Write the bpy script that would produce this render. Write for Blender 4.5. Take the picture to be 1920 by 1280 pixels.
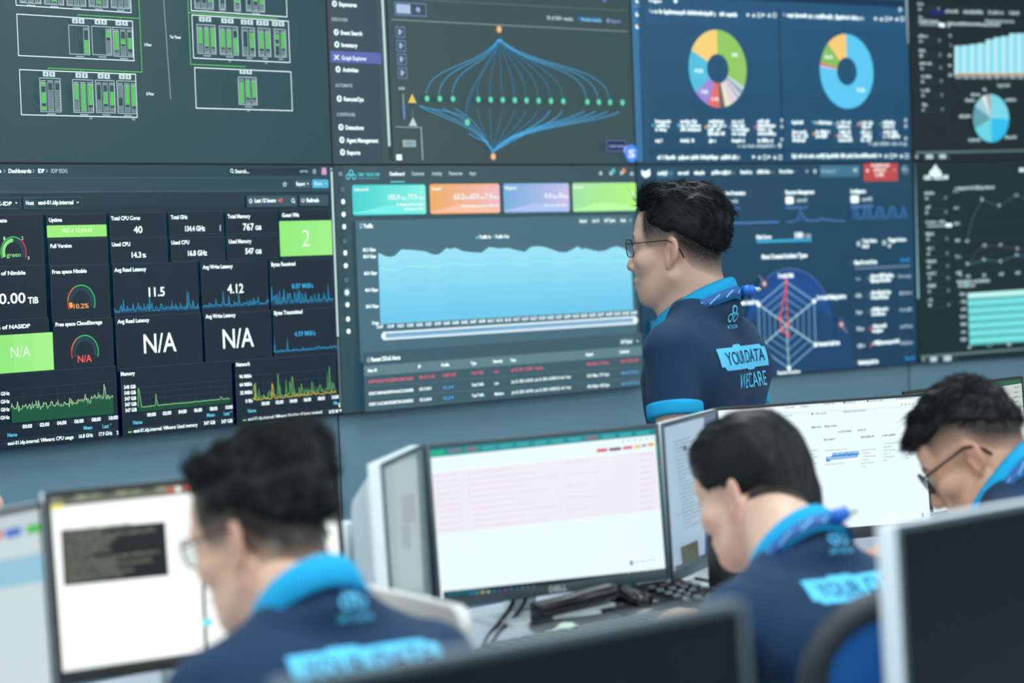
import bpy, bmesh, math, random
import numpy as np
from mathutils import Vector, Matrix
from mathutils.bvhtree import BVHTree

for _o in list(bpy.data.objects):
    bpy.data.objects.remove(_o, do_unlink=True)
SC = bpy.context.scene
COL = SC.collection
random.seed(7)
RNG = np.random.default_rng(7)

# ------------------------------------------------------------------ camera
CAM_Z = 1.47
FPX, PITCH, ROLL = 4495.08, 0.0375348, -0.0353910
_F = np.array([0, math.cos(PITCH), -math.sin(PITCH)])
_R = np.array([1.0, 0, 0])
_U = np.cross(_R, _F)
CR = math.cos(ROLL) * _R + math.sin(ROLL) * _U
CU = -math.sin(ROLL) * _R + math.cos(ROLL) * _U
CF = _F
CO = np.array([0.0, 0.0, CAM_Z])
cam_d = bpy.data.cameras.new('camera')
cam = bpy.data.objects.new('camera', cam_d)
COL.objects.link(cam)
cam_d.sensor_width = 36.0
cam_d.lens = 36.0 * FPX / 1920.0
cam_d.clip_start = 0.05
cam_d.clip_end = 60
cam.matrix_world = Matrix(((CR[0], CU[0], -CF[0], CO[0]), (CR[1], CU[1], -CF[1], CO[1]),
                           (CR[2], CU[2], -CF[2], CO[2]), (0, 0, 0, 1)))
cam_d.dof.use_dof = True
cam_d.dof.focus_distance = 5.55
cam_d.dof.aperture_fstop = 2.6
SC.camera = cam

# ------------------------------------------------------------------ world, exposure
SC.view_settings.view_transform = 'Standard'
SC.view_settings.look = 'None'
SC.view_settings.gamma = 1.0
SC.view_settings.exposure = 0.0
SC.view_settings.use_curve_mapping = False
W = bpy.data.worlds.new('office_ambient')
SC.world = W
W.use_nodes = True
_bg = W.node_tree.nodes['Background']
_bg.inputs[0].default_value = (0.70, 0.86, 1.0, 1)
_bg.inputs[1].default_value = 0.85


# ------------------------------------------------------------------ materials
def lin(c):
    r = []
    for v in c[:3]:
        v = v / 255.0
        r.append(v / 12.92 if v <= 0.04045 else ((v + 0.055) / 1.055) ** 2.4)
    return (r[0], r[1], r[2], 1.0)


MATS = {}


def mat(name, c, rough=0.5, spec=0.5, metal=0.0, vary=0.06, scale=40.0, bump=0.0, bscale=300.0, sss=0.0, sheen=0.0):
    if name in MATS:
        return MATS[name]
    m = bpy.data.materials.new(name)
    m.use_nodes = True
    nt = m.node_tree
    b = nt.nodes['Principled BSDF']
    b.inputs['Roughness'].default_value = rough
    b.inputs['Metallic'].default_value = metal
    b.inputs['Specular IOR Level'].default_value = spec
    if sss:
        b.inputs['Subsurface Weight'].default_value = sss
        b.inputs['Subsurface Radius'].default_value = (0.012, 0.005, 0.003)
    if sheen:
        b.inputs['Sheen Weight'].default_value = sheen
    tc = nt.nodes.new('ShaderNodeTexCoord')
    n = nt.nodes.new('ShaderNodeTexNoise')
    n.inputs['Scale'].default_value = scale
    n.inputs['Detail'].default_value = 4
    nt.links.new(tc.outputs['Object'], n.inputs['Vector'])
    mix = nt.nodes.new('ShaderNodeMix')
    mix.data_type = 'RGBA'
    L = lin(c)
    mix.inputs[6].default_value = tuple(v * (1 - vary) for v in L[:3]) + (1,)
    mix.inputs[7].default_value = tuple(min(1, v * (1 + vary)) for v in L[:3]) + (1,)
    nt.links.new(n.outputs['Fac'], mix.inputs[0])
    nt.links.new(mix.outputs[2], b.inputs['Base Color'])
    if bump:
        n2 = nt.nodes.new('ShaderNodeTexNoise')
        n2.inputs['Scale'].default_value = bscale
        bp = nt.nodes.new('ShaderNodeBump')
        bp.inputs['Strength'].default_value = bump
        bp.inputs['Distance'].default_value = 0.002
        nt.links.new(tc.outputs['Object'], n2.inputs['Vector'])
        nt.links.new(n2.outputs['Fac'], bp.inputs['Height'])
        nt.links.new(bp.outputs['Normal'], b.inputs['Normal'])
    MATS[name] = m
    return m


HAZE = (0.026, 0.034, 0.036)     # what the glass mirrors from the bright room


def emat(c, k=1.0, rough=0.33, spec=0.5):
    """lit display pixel of colour c behind a matt glass"""
    key = 'display_%d_%d_%d_%d_%d' % (c[0], c[1], c[2], int(k * 100), int(spec * 100))
    if key in MATS:
        return MATS[key]
    m = bpy.data.materials.new(key)
    m.use_nodes = True
    b = m.node_tree.nodes['Principled BSDF']
    b.inputs['Base Color'].default_value = (0.006, 0.008, 0.009, 1)
    b.inputs['Roughness'].default_value = rough
    b.inputs['Specular IOR Level'].default_value = spec
    L = lin(c)
    b.inputs['Emission Color'].default_value = tuple(max(0.0, L[i] - HAZE[i]) for i in range(3)) + (1,)
    b.inputs['Emission Strength'].default_value = k
    m.cycles.emission_sampling = 'NONE'
    MATS[key] = m
    return m


# ------------------------------------------------------------------ geometry helpers
def W2(x, y, d):
    """world point seen at photo pixel x, y at depth d"""
    p = CO + d * (CF + (x - 960) / FPX * CR - (y - 640) / FPX * CU)
    return p


def ray(x, y):
    return CF + (x - 960) / FPX * CR - (y - 640) / FPX * CU


def at_z(x, y, z):
    r = ray(x, y)
    t = (z - CAM_Z) / r[2]
    return CO + t * r


class MB:
    """collects shapes, then links them as one mesh object"""

    def __init__(s):
        s.v = []
        s.f = []
        s.m = []
        s.sm = []

    def add(s, verts, faces, mi=0, smooth=False):
        o = len(s.v)
        s.v.extend([tuple(map(float, p)) for p in verts])
        for f in faces:
            s.f.append(tuple(i + o for i in f))
            s.m.append(mi)
            s.sm.append(smooth)

    def bm(s, bm, mi=0, smooth=False, M=None):
        if M is not None:
            bmesh.ops.transform(bm, matrix=M, verts=bm.verts)
        bm.verts.index_update()
        s.add([v.co[:] for v in bm.verts], [[v.index for v in f.verts] for f in bm.faces], mi, smooth)
        bm.free()

    def box(s, c, size, R=None, bev=0.0, mi=0, seg=2):
        b = bmesh.new()
        bmesh.ops.create_cube(b, size=1.0)
        bmesh.ops.scale(b, vec=Vector(size), verts=b.verts)
        if bev:
            bmesh.ops.bevel(b, geom=list(b.edges), offset=bev, segments=seg, profile=0.5, affect='EDGES')
        M = Matrix.Translation(Vector(c))
        if R is not None:
            M = M @ R.to_4x4()
        s.bm(b, mi, bool(bev), M)

    def tube(s, pts, r, n=10, mi=0, cap=True):
        pts = [Vector(p) for p in pts]
        rs = r if isinstance(r, (list, tuple)) else [r] * len(pts)
        vs = []
        t0 = (pts[1] - pts[0]).normalized()
        up = Vector((0, 0, 1)) if abs(t0.z) < 0.9 else Vector((1, 0, 0))
        a = t0.cross(up).normalized()
        for i, p in enumerate(pts):
            t = (pts[min(i + 1, len(pts) - 1)] - pts[max(i - 1, 0)]).normalized()
            a = (a - t * a.dot(t)).normalized()
            b = t.cross(a)
            for k in range(n):
                q = 2 * math.pi * k / n
                vs.append(p + (a * math.cos(q) + b * math.sin(q)) * rs[i])
        fs = []
        for i in range(len(pts) - 1):
            for k in range(n):
                fs.append((i * n + k, i * n + (k + 1) % n, (i + 1) * n + (k + 1) % n, (i + 1) * n + k))
        if cap:
            fs.append(tuple(range(n - 1, -1, -1)))
            fs.append(tuple((len(pts) - 1) * n + k for k in range(n)))
        s.add(vs, fs, mi, True)

    def lathe(s, prof, c, axis=(0, 0, 1), n=24, mi=0):
        ax = Vector(axis).normalized()
        a = ax.orthogonal().normalized()
        b = ax.cross(a)
        c = Vector(c)
        vs = []
        for (r, z) in prof:
            for k in range(n):
                q = 2 * math.pi * k / n
                vs.append(c + ax * z + (a * math.cos(q) + b * math.sin(q)) * r)
        fs = []
        for i in range(len(prof) - 1):
            for k in range(n):
                fs.append((i * n + k, i * n + (k + 1) % n, (i + 1) * n + (k + 1) % n, (i + 1) * n + k))
        fs.append(tuple(range(n - 1, -1, -1)))
        fs.append(tuple((len(prof) - 1) * n + k for k in range(n)))
        s.add(vs, fs, mi, True)

    def prism(s, poly, M, t, mi=0, smooth=False):
        """poly in local xy, extruded from z=0 to z=t, placed by matrix M"""
        n = len(poly)
        vs = [M @ Vector((p[0], p[1], 0)) for p in poly] + [M @ Vector((p[0], p[1], t)) for p in poly]
        fs = [tuple(range(n - 1, -1, -1)), tuple(range(n, 2 * n))]
        fs += [(i, (i + 1) % n, n + (i + 1) % n, n + i) for i in range(n)]
        s.add(vs, fs, mi, smooth)

    def build(s, name, mats, parent=None, kind=None, label=None):
        me = bpy.data.meshes.new(name)
        off = Vector((0, 0, 0))
        p = parent
        while p is not None:
            off += p.location
            p = p.parent
        me.from_pydata([(x - off.x, y - off.y, z - off.z) for x, y, z in s.v], [], s.f)
        if not isinstance(mats, (list, tuple)):
            mats = [mats]
        for m in mats:
            me.materials.append(m)
        me.polygons.foreach_set('material_index', s.m)
        me.polygons.foreach_set('use_smooth', s.sm)
        me.update()
        o = bpy.data.objects.new(name, me)
        COL.objects.link(o)
        if parent is not None:
            o.parent = parent
        if kind:
            o['kind'] = kind
        if label:
            o['label'] = label
        return o


def empty(name, loc, label, cat, group=None):
    o = bpy.data.objects.new(name, None)
    o.empty_display_size = 0.1
    o.location = loc
    COL.objects.link(o)
    o['label'] = label
    o['category'] = cat
    if group:
        o['group'] = group
    return o


def tag(o, label, cat, group=None):
    o['label'] = label
    o['category'] = cat
    if group:
        o['group'] = group
    return o


def copy_tree(o, parent=None):
    c = o.copy()
    COL.objects.link(c)
    c.parent = parent
    for ch in list(o.children):
        copy_tree(ch, c)
    return c


def rrect(w, h, r, n=6):
    pts = []
    for cx, cy, a0 in ((w / 2 - r, h / 2 - r, 0), (-w / 2 + r, h / 2 - r, 90), (-w / 2 + r, -h / 2 + r, 180), (w / 2 - r, -h / 2 + r, 270)):
        for k in range(n + 1):
            a = math.radians(a0 + 90 * k / n)
            pts.append((cx + r * math.cos(a), cy + r * math.sin(a)))
    return pts


# ------------------------------------------------------------------ lettering as flat outlines
_TXT = {}


def glyphs(s, bold=0.0):
    key = (s, bold)
    if key in _TXT:
        return _TXT[key]
    cu = bpy.data.curves.new('lettering', 'FONT')
    cu.body = s
    cu.resolution_u = 3
    cu.offset = bold
    o = bpy.data.objects.new('lettering', cu)
    me = o.to_mesh()
    v = np.array([p.co[:2] for p in me.vertices]).reshape(-1, 2)
    f = [tuple(p.vertices) for p in me.polygons]
    o.to_mesh_clear()
    bpy.data.objects.remove(o)
    bpy.data.curves.remove(cu)
    _TXT[key] = (v, f)
    return v, f


_CAPH = None


def cap_h():
    global _CAPH
    if _CAPH is None:
        v, f = glyphs('H')
        _CAPH = float(v[:, 1].max() - v[:, 1].min())
    return _CAPH


# ------------------------------------------------------------------ a flat display; content is laid out on its own plane
class Screen:
    def __init__(s, O, udir, w, h, up=(0, 0, 1), off=0.0008, step=0.00012, k=1.0, spec=0.5):
        s.O = np.array(O, float)
        s.u = np.array(udir, float)
        s.u /= np.linalg.norm(s.u)
        s.up = np.array(up, float)
        s.n = np.cross(s.u, s.up)       # towards the viewer
        s.w, s.h = w, h
        s.off, s.step, s.k, s.spec = off, step, k, spec
        s.mb = MB()
        s.mats = []
        s.pal = {}
        s.lay = 0

    def P(s, x, y):
        r = ray(x, y)
        t = np.dot(s.O - CO, s.n) / np.dot(r, s.n)
        q = CO + t * r - s.O
        return np.array([np.dot(q, s.u), np.dot(q, s.up)])

    def PX(s, uv):
        q = s.O + s.u * uv[0] + s.up * uv[1] - CO
        d = np.dot(q, CF)
        return 960 + FPX * np.dot(q, CR) / d, 640 - FPX * np.dot(q, CU) / d

    def mpp(s, x, y):
        """metres per photo pixel (vertical) at that place"""
        a = s.P(x, y)
        b = s.P(x, y + 10)
        return abs(a[1] - b[1]) / 10

    def ci(s, c):
        key = tuple(c)
        if key not in s.pal:
            s.pal[key] = len(s.mats)
            s.mats.append(emat(c, s.k * (1.35 if key == (232, 252, 255) else 1.0), spec=s.spec))
        return s.pal[key]

    def raw(s, uv, faces, c, lay=True):
        if lay:
            s.lay += 1
        o = s.off + s.lay * s.step
        uv = np.clip(np.asarray(uv, float), (0.0, 0.0), (s.w, s.h))
        vs = [s.O + s.u * a + s.up * b + s.n * o for a, b in uv]
        s.mb.add(vs, faces, s.ci(c))

    def poly(s, px, c):
        uv = [s.P(*p) for p in px]
        a = sum(uv[i][0] * uv[(i + 1) % len(uv)][1] - uv[(i + 1) % len(uv)][0] * uv[i][1] for i in range(len(uv)))
        if a < 0:
            uv.reverse()
        s.raw(uv, [tuple(range(len(uv)))], c)

    def ruv(s, a, b, c, lay=True):
        u0, u1 = sorted((a[0], b[0]))
        v0, v1 = sorted((a[1], b[1]))
        s.raw([(u0, v0), (u1, v0), (u1, v1), (u0, v1)], [(0, 1, 2, 3)], c, lay)

    def rect(s, x0, y0, x1, y1, c):
        s.ruv(s.P(x0, y0), s.P(x1, y1), c)

    def rr(s, x0, y0, x1, y1, c, r=0.006):
        a, b = s.P(x0, y0), s.P(x1, y1)
        w, h = abs(b[0] - a[0]), abs(b[1] - a[1])
        cx, cy = (a[0] + b[0]) / 2, (a[1] + b[1]) / 2
        p = [(cx + q[0], cy + q[1]) for q in rrect(w, h, min(r, w / 2.01, h / 2.01), 4)]
        s.raw(p, [tuple(range(len(p)))], c)

    def frame(s, x0, y0, x1, y1, c, t=1.2):
        a, b = s.P(x0, y0), s.P(x1, y1)
        t = t * s.mpp((x0 + x1) / 2, (y0 + y1) / 2)
        u0, u1 = a[0], b[0]
        v1, v0 = a[1], b[1]
        s.lay += 1
        for p, q in (((u0, v0), (u1, v0 + t)), ((u0, v1 - t), (u1, v1)), ((u0, v0), (u0 + t, v1)), ((u1 - t, v0), (u1, v1))):
            s.ruv(p, q, c, False)

    def line_uv(s, uv, t, c):
        s.lay += 1
        uv = [np.array(p) for p in uv]
        L, Rr = [], []
        for i, p in enumerate(uv):
            d = uv[min(i + 1, len(uv) - 1)] - uv[max(i - 1, 0)]
            d = d / (np.linalg.norm(d) + 1e-9)
            nn = np.array([-d[1], d[0]]) * t / 2
            L.append(p + nn)
            Rr.append(p - nn)
        n = len(uv)
        s.raw(Rr + L, [(i, i + 1, n + i + 1, n + i) for i in range(n - 1)], c, False)

    def line(s, px, c, t=1.3):
        m = s.mpp(*px[len(px) // 2])
        s.line_uv([s.P(*p) for p in px], t * m, c)

    def curve(s, p0, p1, p2, p3, c, t=1.3, n=16):
        pts = []
        for i in range(n + 1):
            q = i / n
            pts.append(tuple((1 - q) ** 3 * p0[k] + 3 * (1 - q) ** 2 * q * p1[k] + 3 * (1 - q) * q * q * p2[k] + q ** 3 * p3[k] for k in (0, 1)))
        s.line(pts, c, t)

    def disc(s, x, y, r, c, n=18):
        a = s.P(x, y)
        r = r * s.mpp(x, y)
        s.raw([(a[0] + r * math.cos(2 * math.pi * k / n), a[1] + r * math.sin(2 * math.pi * k / n)) for k in range(n)], [tuple(range(n))], c)

    def arc(s, x, y, r0, r1, a0, a1, c, n=None):
        """ring sector; angles in degrees clockwise from the top, radii in vertical photo pixels"""
        a = s.P(x, y)
        m = s.mpp(x, y)
        n = n or max(3, int(abs(a1 - a0) / 6))
        I, O = [], []
        for k in range(n + 1):
            q = math.radians(a0 + (a1 - a0) * k / n)
            d = np.array([math.sin(q), math.cos(q)])
            I.append(a + d * r0 * m)
            O.append(a + d * r1 * m)
        s.raw(I + O, [(i + 1, i, n + 1 + i, n + 2 + i) for i in range(n)], c)

    def text(s, t, x0, y, x1, h, c, bold=0.012):
        """t from x0 to x1 (photo pixels) on the baseline through (x0, y), capitals h pixels tall"""
        v, f = glyphs(t, bold + (0.012 if h < 12 else 0.004))
        if not len(v):
            return
        a, b = s.P(x0, y), s.P(x1, y)
        vmin, vmax = v[:, 0].min(), v[:, 0].max()
        sx = (b[0] - a[0]) / (vmax - vmin)
        sy = h * s.mpp(x0, y) / cap_h()
        uv = np.stack([a[0] + (v[:, 0] - vmin) * sx, a[1] + v[:, 1] * sy], 1)
        s.raw(uv, f, c)

    def bars(s, x0, y, x1, h, c, gap=0.25):
        """unreadably small writing: words as small dashes, y is the baseline at x0"""
        a, b = s.P(x0, y), s.P(x1, y)
        m = s.mpp(x0, y)
        s.lay += 1
        u = a[0]
        hh = h * m
        while u < b[0] - 0.2 * hh:
            w = hh * random.uniform(0.28, 0.5)
            if random.random() < 0.14:
                u += hh * gap * 1.6
                continue
            q = random.choice((0.66, 0.7, 0.72, 0.95, 1.0))
            d = random.choice((0, 0, 0, 0, -0.2))
            s.ruv((u, a[1] + d * hh), (min(u + w, b[0]), a[1] + q * hh), c, False)
            u += w + hh * 0.12

    def spark(s, x0, y0, x1, y1, hs, c, fill=None, t=1.2, closed=True):
        """graph along a baseline; hs in vertical photo pixels"""
        a, b = s.P(x0, y0), s.P(x1, y1)
        m = s.mpp((x0 + x1) / 2, (y0 + y1) / 2)
        n = len(hs)
        top = [a + (b - a) * i / (n - 1) + np.array([0, hs[i] * m]) for i in range(n)]
        base = [a + (b - a) * i / (n - 1) for i in range(n)]
        if fill:
            s.raw(base + top, [(i, i + 1, n + i + 1, n + i) for i in range(n - 1)], fill)
        s.line_uv(top, t * m, c)

    def bg(s, c):
        s.raw([(0, 0), (s.w, 0), (s.w, s.h), (0, s.h)], [(0, 1, 2, 3)], c)

    def vgrad(s, x0, y0, x1, y1, ca, cb, n=8, horiz=True):
        a, b = s.P(x0, y0), s.P(x1, y1)
        s.lay += 1
        for i in range(n):
            c = tuple(int(round(ca[k] + (cb[k] - ca[k]) * (i + 0.5) / n)) for k in range(3))
            if horiz:
                p = (a[0] + (b[0] - a[0]) * i / n, a[1])
                q = (a[0] + (b[0] - a[0]) * (i + 1) / n, b[1])
            else:
                p = (a[0], a[1] + (b[1] - a[1]) * i / n)
                q = (b[0], a[1] + (b[1] - a[1]) * (i + 1) / n)
            s.ruv(p, q, c, False)

    def done(s, name, parent, base=True):
        return s.mb.build(name, s.mats, parent)

# ================================================================== THE ROOM
SEAM = CAM_Z + 0.2539797
PH = 0.685
PW = PH * 16 / 9
NODES = [np.array(p) for p in ((-1.28591127, 5.66699959), (-0.47476917, 6.57531188), (0.40071417, 7.42178199),
                               (1.37767993, 8.14877623), (2.42491889, 8.77028508))]


def udir(a, b):
    d = NODES[b] - NODES[a]
    return d / np.linalg.norm(d)


def nrm(u):
    return np.array([u[1], -u[0]])


M_floor = mat('floor_vinyl', (122, 132, 138), 0.35, vary=0.12, scale=6)
M_ceil = mat('ceiling_tile', (225, 230, 232), 0.85)
M_clad = mat('wall_cladding_blue_grey', (106, 142, 158), 0.42, vary=0.03, scale=20)
M_dark = mat('dark_gap', (22, 44, 50), 0.7)
M_paint = mat('white_wall_paint', (222, 228, 230), 0.8)

m = MB()
m.box((2.5, 3.5, -0.05), (18, 17, 0.1))
m.build('floor', M_floor, kind='structure')
m = MB()
m.box((2.5, 3.5, 3.05), (18, 17, 0.1))
m.build('ceiling', M_ceil, kind='structure')

# cladding that carries the displays, 25 mm behind their fronts
CB = 0.025


def plane_hit(x, y, a, b, back):
    u = udir(a, b)
    n = nrm(u)
    o = NODES[a] - n * back
    r = ray(x, y)
    t = np.dot(o, n) / (r[0] * n[0] + r[1] * n[1])
    return (CO + t * r)[:2]


g1 = plane_hit(634.5, 800, 0, 1, CB)
g3 = plane_hit(1704.5, 705, 2, 3, CB)
k2 = NODES[2] - (nrm(udir(1, 2)) + nrm(udir(2, 3))) / 2 * CB
u0, u3 = udir(0, 1), udir(3, 4)
k0 = NODES[0] - nrm(u0) * CB - u0 * 1.1
k4 = NODES[4] - nrm(u3) * CB + u3 * 1.2
m = MB()


def slab(pts, z0, z1, t, mi):
    """vertical sheet along a bent line with its front on the line"""
    pts = [np.array(p) for p in pts]
    n = len(pts)
    back = []
    for i in range(n):
        d = pts[min(i + 1, n - 1)] - pts[max(i - 1, 0)]
        d /= np.linalg.norm(d)
        back.append(pts[i] - nrm(d) * t)
    vs = []
    for z in (z0, z1):
        vs += [(p[0], p[1], z) for p in pts] + [(p[0], p[1], z) for p in back]
    fs = []
    for i in range(n - 1):
        fs += [(i, i + 1, 2 * n + i + 1, 2 * n + i), (n + i + 1, n + i, 3 * n + i, 3 * n + i + 1),
               (2 * n + i, 2 * n + i + 1, 3 * n + i + 1, 3 * n + i), (n + i, n + i + 1, i + 1, i)]
    fs += [(0, 2 * n, 3 * n, n), (n - 1, 2 * n - 1, 4 * n - 1, 3 * n - 1)]
    m.add(vs, fs, mi)


e1, e3 = udir(0, 1) * 0.0035, udir(2, 3) * 0.0035
slab([k0, g1 - e1], 0, 3.0, 0.02, 0)
slab([g1 + e1, k2, g3 - e3], 0, 3.0, 0.02, 0)
slab([g3 + e3, k4], 0, 3.0, 0.02, 0)
slab([k0 - nrm(u0) * 0.012, g1 - nrm(u0) * 0.012, k2 + np.array([-0.01, 0.012]), g3 - nrm(u3) * 0.012, k4 - nrm(u3) * 0.012], 0, 3.0, 0.1, 1)
m.build('wall_back', [M_clad, M_dark], kind='structure')
m = MB()
slab([k0 + np.array([-2.2, -4.0]), k0], 0, 3.0, 0.1, 0)
m.build('wall_left', M_paint, kind='structure')
m = MB()
slab([k4, k4 + np.array([7.6, -0.4]), k4 + np.array([7.9, -9.5])], 0, 3.0, 0.1, 0)
m.build('wall_right', M_paint, kind='structure')

# ceiling lights; the two right-hand rows are added to reflect in the wall screens
M_lit = bpy.data.materials.new('lamp_diffuser')
M_lit.use_nodes = True
_b = M_lit.node_tree.nodes['Principled BSDF']
_b.inputs['Base Color'].default_value = (0.9, 0.9, 0.9, 1)
_b.inputs['Emission Color'].default_value = (0.90, 0.97, 1.0, 1)
_b.inputs['Emission Strength'].default_value = 15.0
M_white = mat('white_plastic', (226, 230, 232), 0.4)
LIGHTS = [(x, y) for x in (-2.1, 0.3, 2.7, 5.1, 7.5, 9.9) for y in (-2.4, 0.2, 2.8, 5.4)]
_first = None
for (x, y) in LIGHTS:
    if _first is None:
        t = empty('ceiling_light', (x, y, 3.0), 'flat white ceiling light panel over the room, out of view', 'ceiling light', 'ceiling lights')
        m = MB()
        for sx in (-1, 1):
            m.box((x + sx * 0.305, y, 2.985), (0.02, 1.24, 0.03))
            m.box((x, y + sx * 0.61, 2.985), (0.6, 0.02, 0.03))
        m.build('frame', M_white, t)
        m = MB()
        m.box((x, y, 2.988), (0.59, 1.2, 0.02))
        m.build('diffuser', M_lit, t)
        _first = t
    else:
        t = copy_tree(_first)
        t.location = (x, y, 3.0)

# ================================================================== THE VIDEO WALL
M_bezel = mat('black_bezel', (10, 20, 24), 0.55)
WHITE = (232, 252, 255)
SOFT = (190, 215, 222)
BEZ = 0.0028


def wall_screen(col, row):
    a = NODES[col]
    u = udir(col, col + 1)
    z0 = SEAM - PH if row else SEAM
    O = (a[0] + u[0] * BEZ, a[1] + u[1] * BEZ, z0 + BEZ)
    return Screen(O, (u[0], u[1], 0), PW - 2 * BEZ, PH - 2 * BEZ, spec=0.3 if col == 3 else 0.4)


def finish_panel(S, col, row, label):
    a = NODES[col]
    u = udir(col, col + 1)
    n = nrm(u)
    z0 = SEAM - PH if row else SEAM
    c = a + u * PW / 2
    t = empty('display_panel', (c[0], c[1], z0), label, 'screen', 'video wall displays')
    m = MB()
    R = Matrix(((u[0], -n[0], 0), (u[1], -n[1], 0), (0, 0, 1)))
    d = 0.0245
    m.box((c[0] - n[0] * d / 2, c[1] - n[1] * d / 2, z0 + PH / 2), (PW - 0.0008, d, PH - 0.0008), R)
    m.build('bezel', M_bezel, t)
    S.done('screen', t)
    return t


GRN = (110, 225, 110)
# ---------------------------------------------------------------- rack plan (top, first from the left)
S = wall_screen(0, 0)
S.bg((60, 88, 94))
LW = (205, 232, 236)


def rack(x0, y0, x1, y1, cols, ylab=True, lab=True):
    a, b = S.P(x0, y0), S.P(x1, y1)
    w, h = b[0] - a[0], a[1] - b[1]
    mp = S.mpp(x0, y0)
    S.frame(x0, y0, x1, y1, LW, 1.1)
    n = len(cols)
    cw = w / n
    for i, segs in enumerate(cols):
        if segs is None:
            continue
        ua, ub = a[0] + cw * (i + 0.13), a[0] + cw * (i + 0.9)
        vt, vb = a[1] - h * 0.13, b[1] + h * 0.05
        S.lay += 1
        for p, q in (((ua, vb), (ub, vb + 0.7 * mp)), ((ua, vt - 0.7 * mp), (ub, vt)), ((ua, vb), (ua + 0.7 * mp, vt)), ((ub - 0.7 * mp, vb), (ub, vt))):
            S.ruv(p, q, LW, False)
        S.ruv((ua, vt + h * 0.03), (ub, vt + h * 0.05), SOFT, False)
        S.lay += 1
        ia, ib = ua + 1.6 * mp, ub - 1.6 * mp
        hh = vt - vb
        for f0, f1, kd in segs:
            t0, t1 = vt - hh * f0 - mp, vt - hh * f1
            st = 2.6 * mp
            y = t0
            while y - st * 0.4 > t1:
                if kd == 'g':
                    S.ruv((ia, y), (ib, max(t1, y - st * 0.72)), GRN, False)
                elif kd == 'w':
                    S.ruv((ia, y - st * 0.2), (ib, y - st * 0.55), (170, 198, 205), False)
                y -= st
    if lab:
        u = (a[0] + b[0]) / 2
        S.ruv((u - w * 0.2, b[1] - 2.6 * mp), (u + w * 0.2, b[1] - 4.2 * mp), SOFT)


def plugs(x, y):
    for d in (-6, 6):
        S.rect(x + d - 5.5, y - 4.8 + d * 0.04, x + d + 5.5, y + 4.8 + d * 0.04, LW)
        S.rect(x + d - 1.2, y - 2.4, x + d + 1.2, y + 2.4, (70, 95, 102))


G = lambda a, b: [(0, a, 'g'), (a, b, '.'), (b, 1, 'w')]
S.frame(27, -40, 246, 24.5, WHITE, 1.4)
for i, (x0, x1) in enumerate(((35, 77), (80, 119), (122, 160), (163, 201), (204, 241))):
    rack(x0, -38 + i * 1.6, x1, 8 + i * 2.4, [[(0, 1, 'w')], [(0, .7, 'w'), (.7, .9, 'g')], [(0, .5, 'g'), (.6, 1, 'w')]] if i % 2 else [[(0.1, 1, 'w')]] * 3)
S.frame(28, 26, 249, 115, WHITE, 1.4)
S.frame(33, 130, 255, 221, WHITE, 1.4)
for a, b, c, d in ((143, 28, 257, 35), (87, 128, 263, 135.5)):
    S.line([(a, b), (c, d)], GRN, 1.3)
S.line([(256.5, -20), (263.2, 135.5)], GRN, 1.3)
for x, y0, y1 in ((143, 28, 35), (185, 31, 38), (223, 33, 40), (87, 128, 135), (148, 131, 137), (190, 132, 139), (229, 134, 140)):
    S.line([(x, y0), (x + 0.3, y1)], GRN, 1.1)
for x, y in ((143, 40), (185, 42), (224, 44), (87.5, 139.5), (148.5, 142), (190, 143.5), (229.5, 144.5)):
    plugs(x, y)
rack(123, 47, 164, 104, [None, None, [(.0, .4, '.'), (.42, 1, 'g')]])
rack(166, 49, 205, 105, [None, None, [(0, .3, 'g'), (.4, 1, 'w')]])
rack(205, 51, 245, 108, [[(0, .8, 'g'), (.85, 1, 'w')], [(.3, .55, 'g'), (.6, 1, 'w')], [(.25, .75, 'g'), (.85, 1, 'w')]])
rack(67.5, 146, 109.5, 211, [[(0, .15, 'g'), (.35, .75, 'g'), (.85, 1, 'g')], [(.25, 1, 'w')], [(.25, 1, 'w')]])
rack(129, 149, 170, 212.5, [G(.6, .62), [(0, 1, 'g')], G(.8, .85)])
rack(171, 150.5, 210, 213, [[(.55, 1, 'w')], [(.25, .75, 'g'), (.8, 1, 'w')], [(.25, .8, 'g'), (.85, 1, 'w')]])
rack(211, 151.5, 250.5, 214.5, [[(0, .45, 'w'), (.75, 1, 'w')], G(.75, .8), G(.8, .85)])
S.text('2 Floor', 263, 87, 276.5, 5, WHITE)
S.text('G Floor', 266.5, 179, 281, 5, WHITE)
S.text('Tan Thuan', 310.5, 72.5, 331, 5, WHITE)
for k in range(64):
    y = -4 + k * 3
    S.rect(298.0 + y * 0.052, y, 299.4 + y * 0.052, y + 1.5, LW)
S.frame(344, -40, 527, 34, WHITE, 1.4)
for i, (x0, x1, n) in enumerate(((351, 389, 3), (397, 411, 1), (425, 439, 1), (447, 484, 3))):
    rack(x0, -34 + i * 1.3, x1, 20 + i * 1.7, [G(.5 + .12 * ((i + j) % 3), .75) for j in range(n)])
S.frame(346, 29, 531, 119.5, WHITE, 1.4)
S.frame(351, 127.5, 535.5, 209.5, WHITE, 1.4)
S.line([(338, -20), (344.2, 122)], GRN, 1.3)
S.line([(344.2, 122), (447, 126.5)], GRN, 1.3)
S.line([(340, 25.5), (508, 37)], GRN, 1.3)
for x, y in ((371, 38), (412.5, 41), (449, 43.5), (478, 45), (507, 46.5), (446, 136)):
    plugs(x, y)
rack(353.5, 47, 391, 104, [G(.65, .66), G(.75, .8), G(.75, .8)])
rack(395, 50, 432.5, 106, [G(.75, .8), G(.75, .8), [(.3, 1, 'g')]])
rack(437, 52.5, 463.5, 108, [[(.65, 1, 'w')], [(.05, .7, 'g'), (.8, 1, 'w')]])
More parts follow.
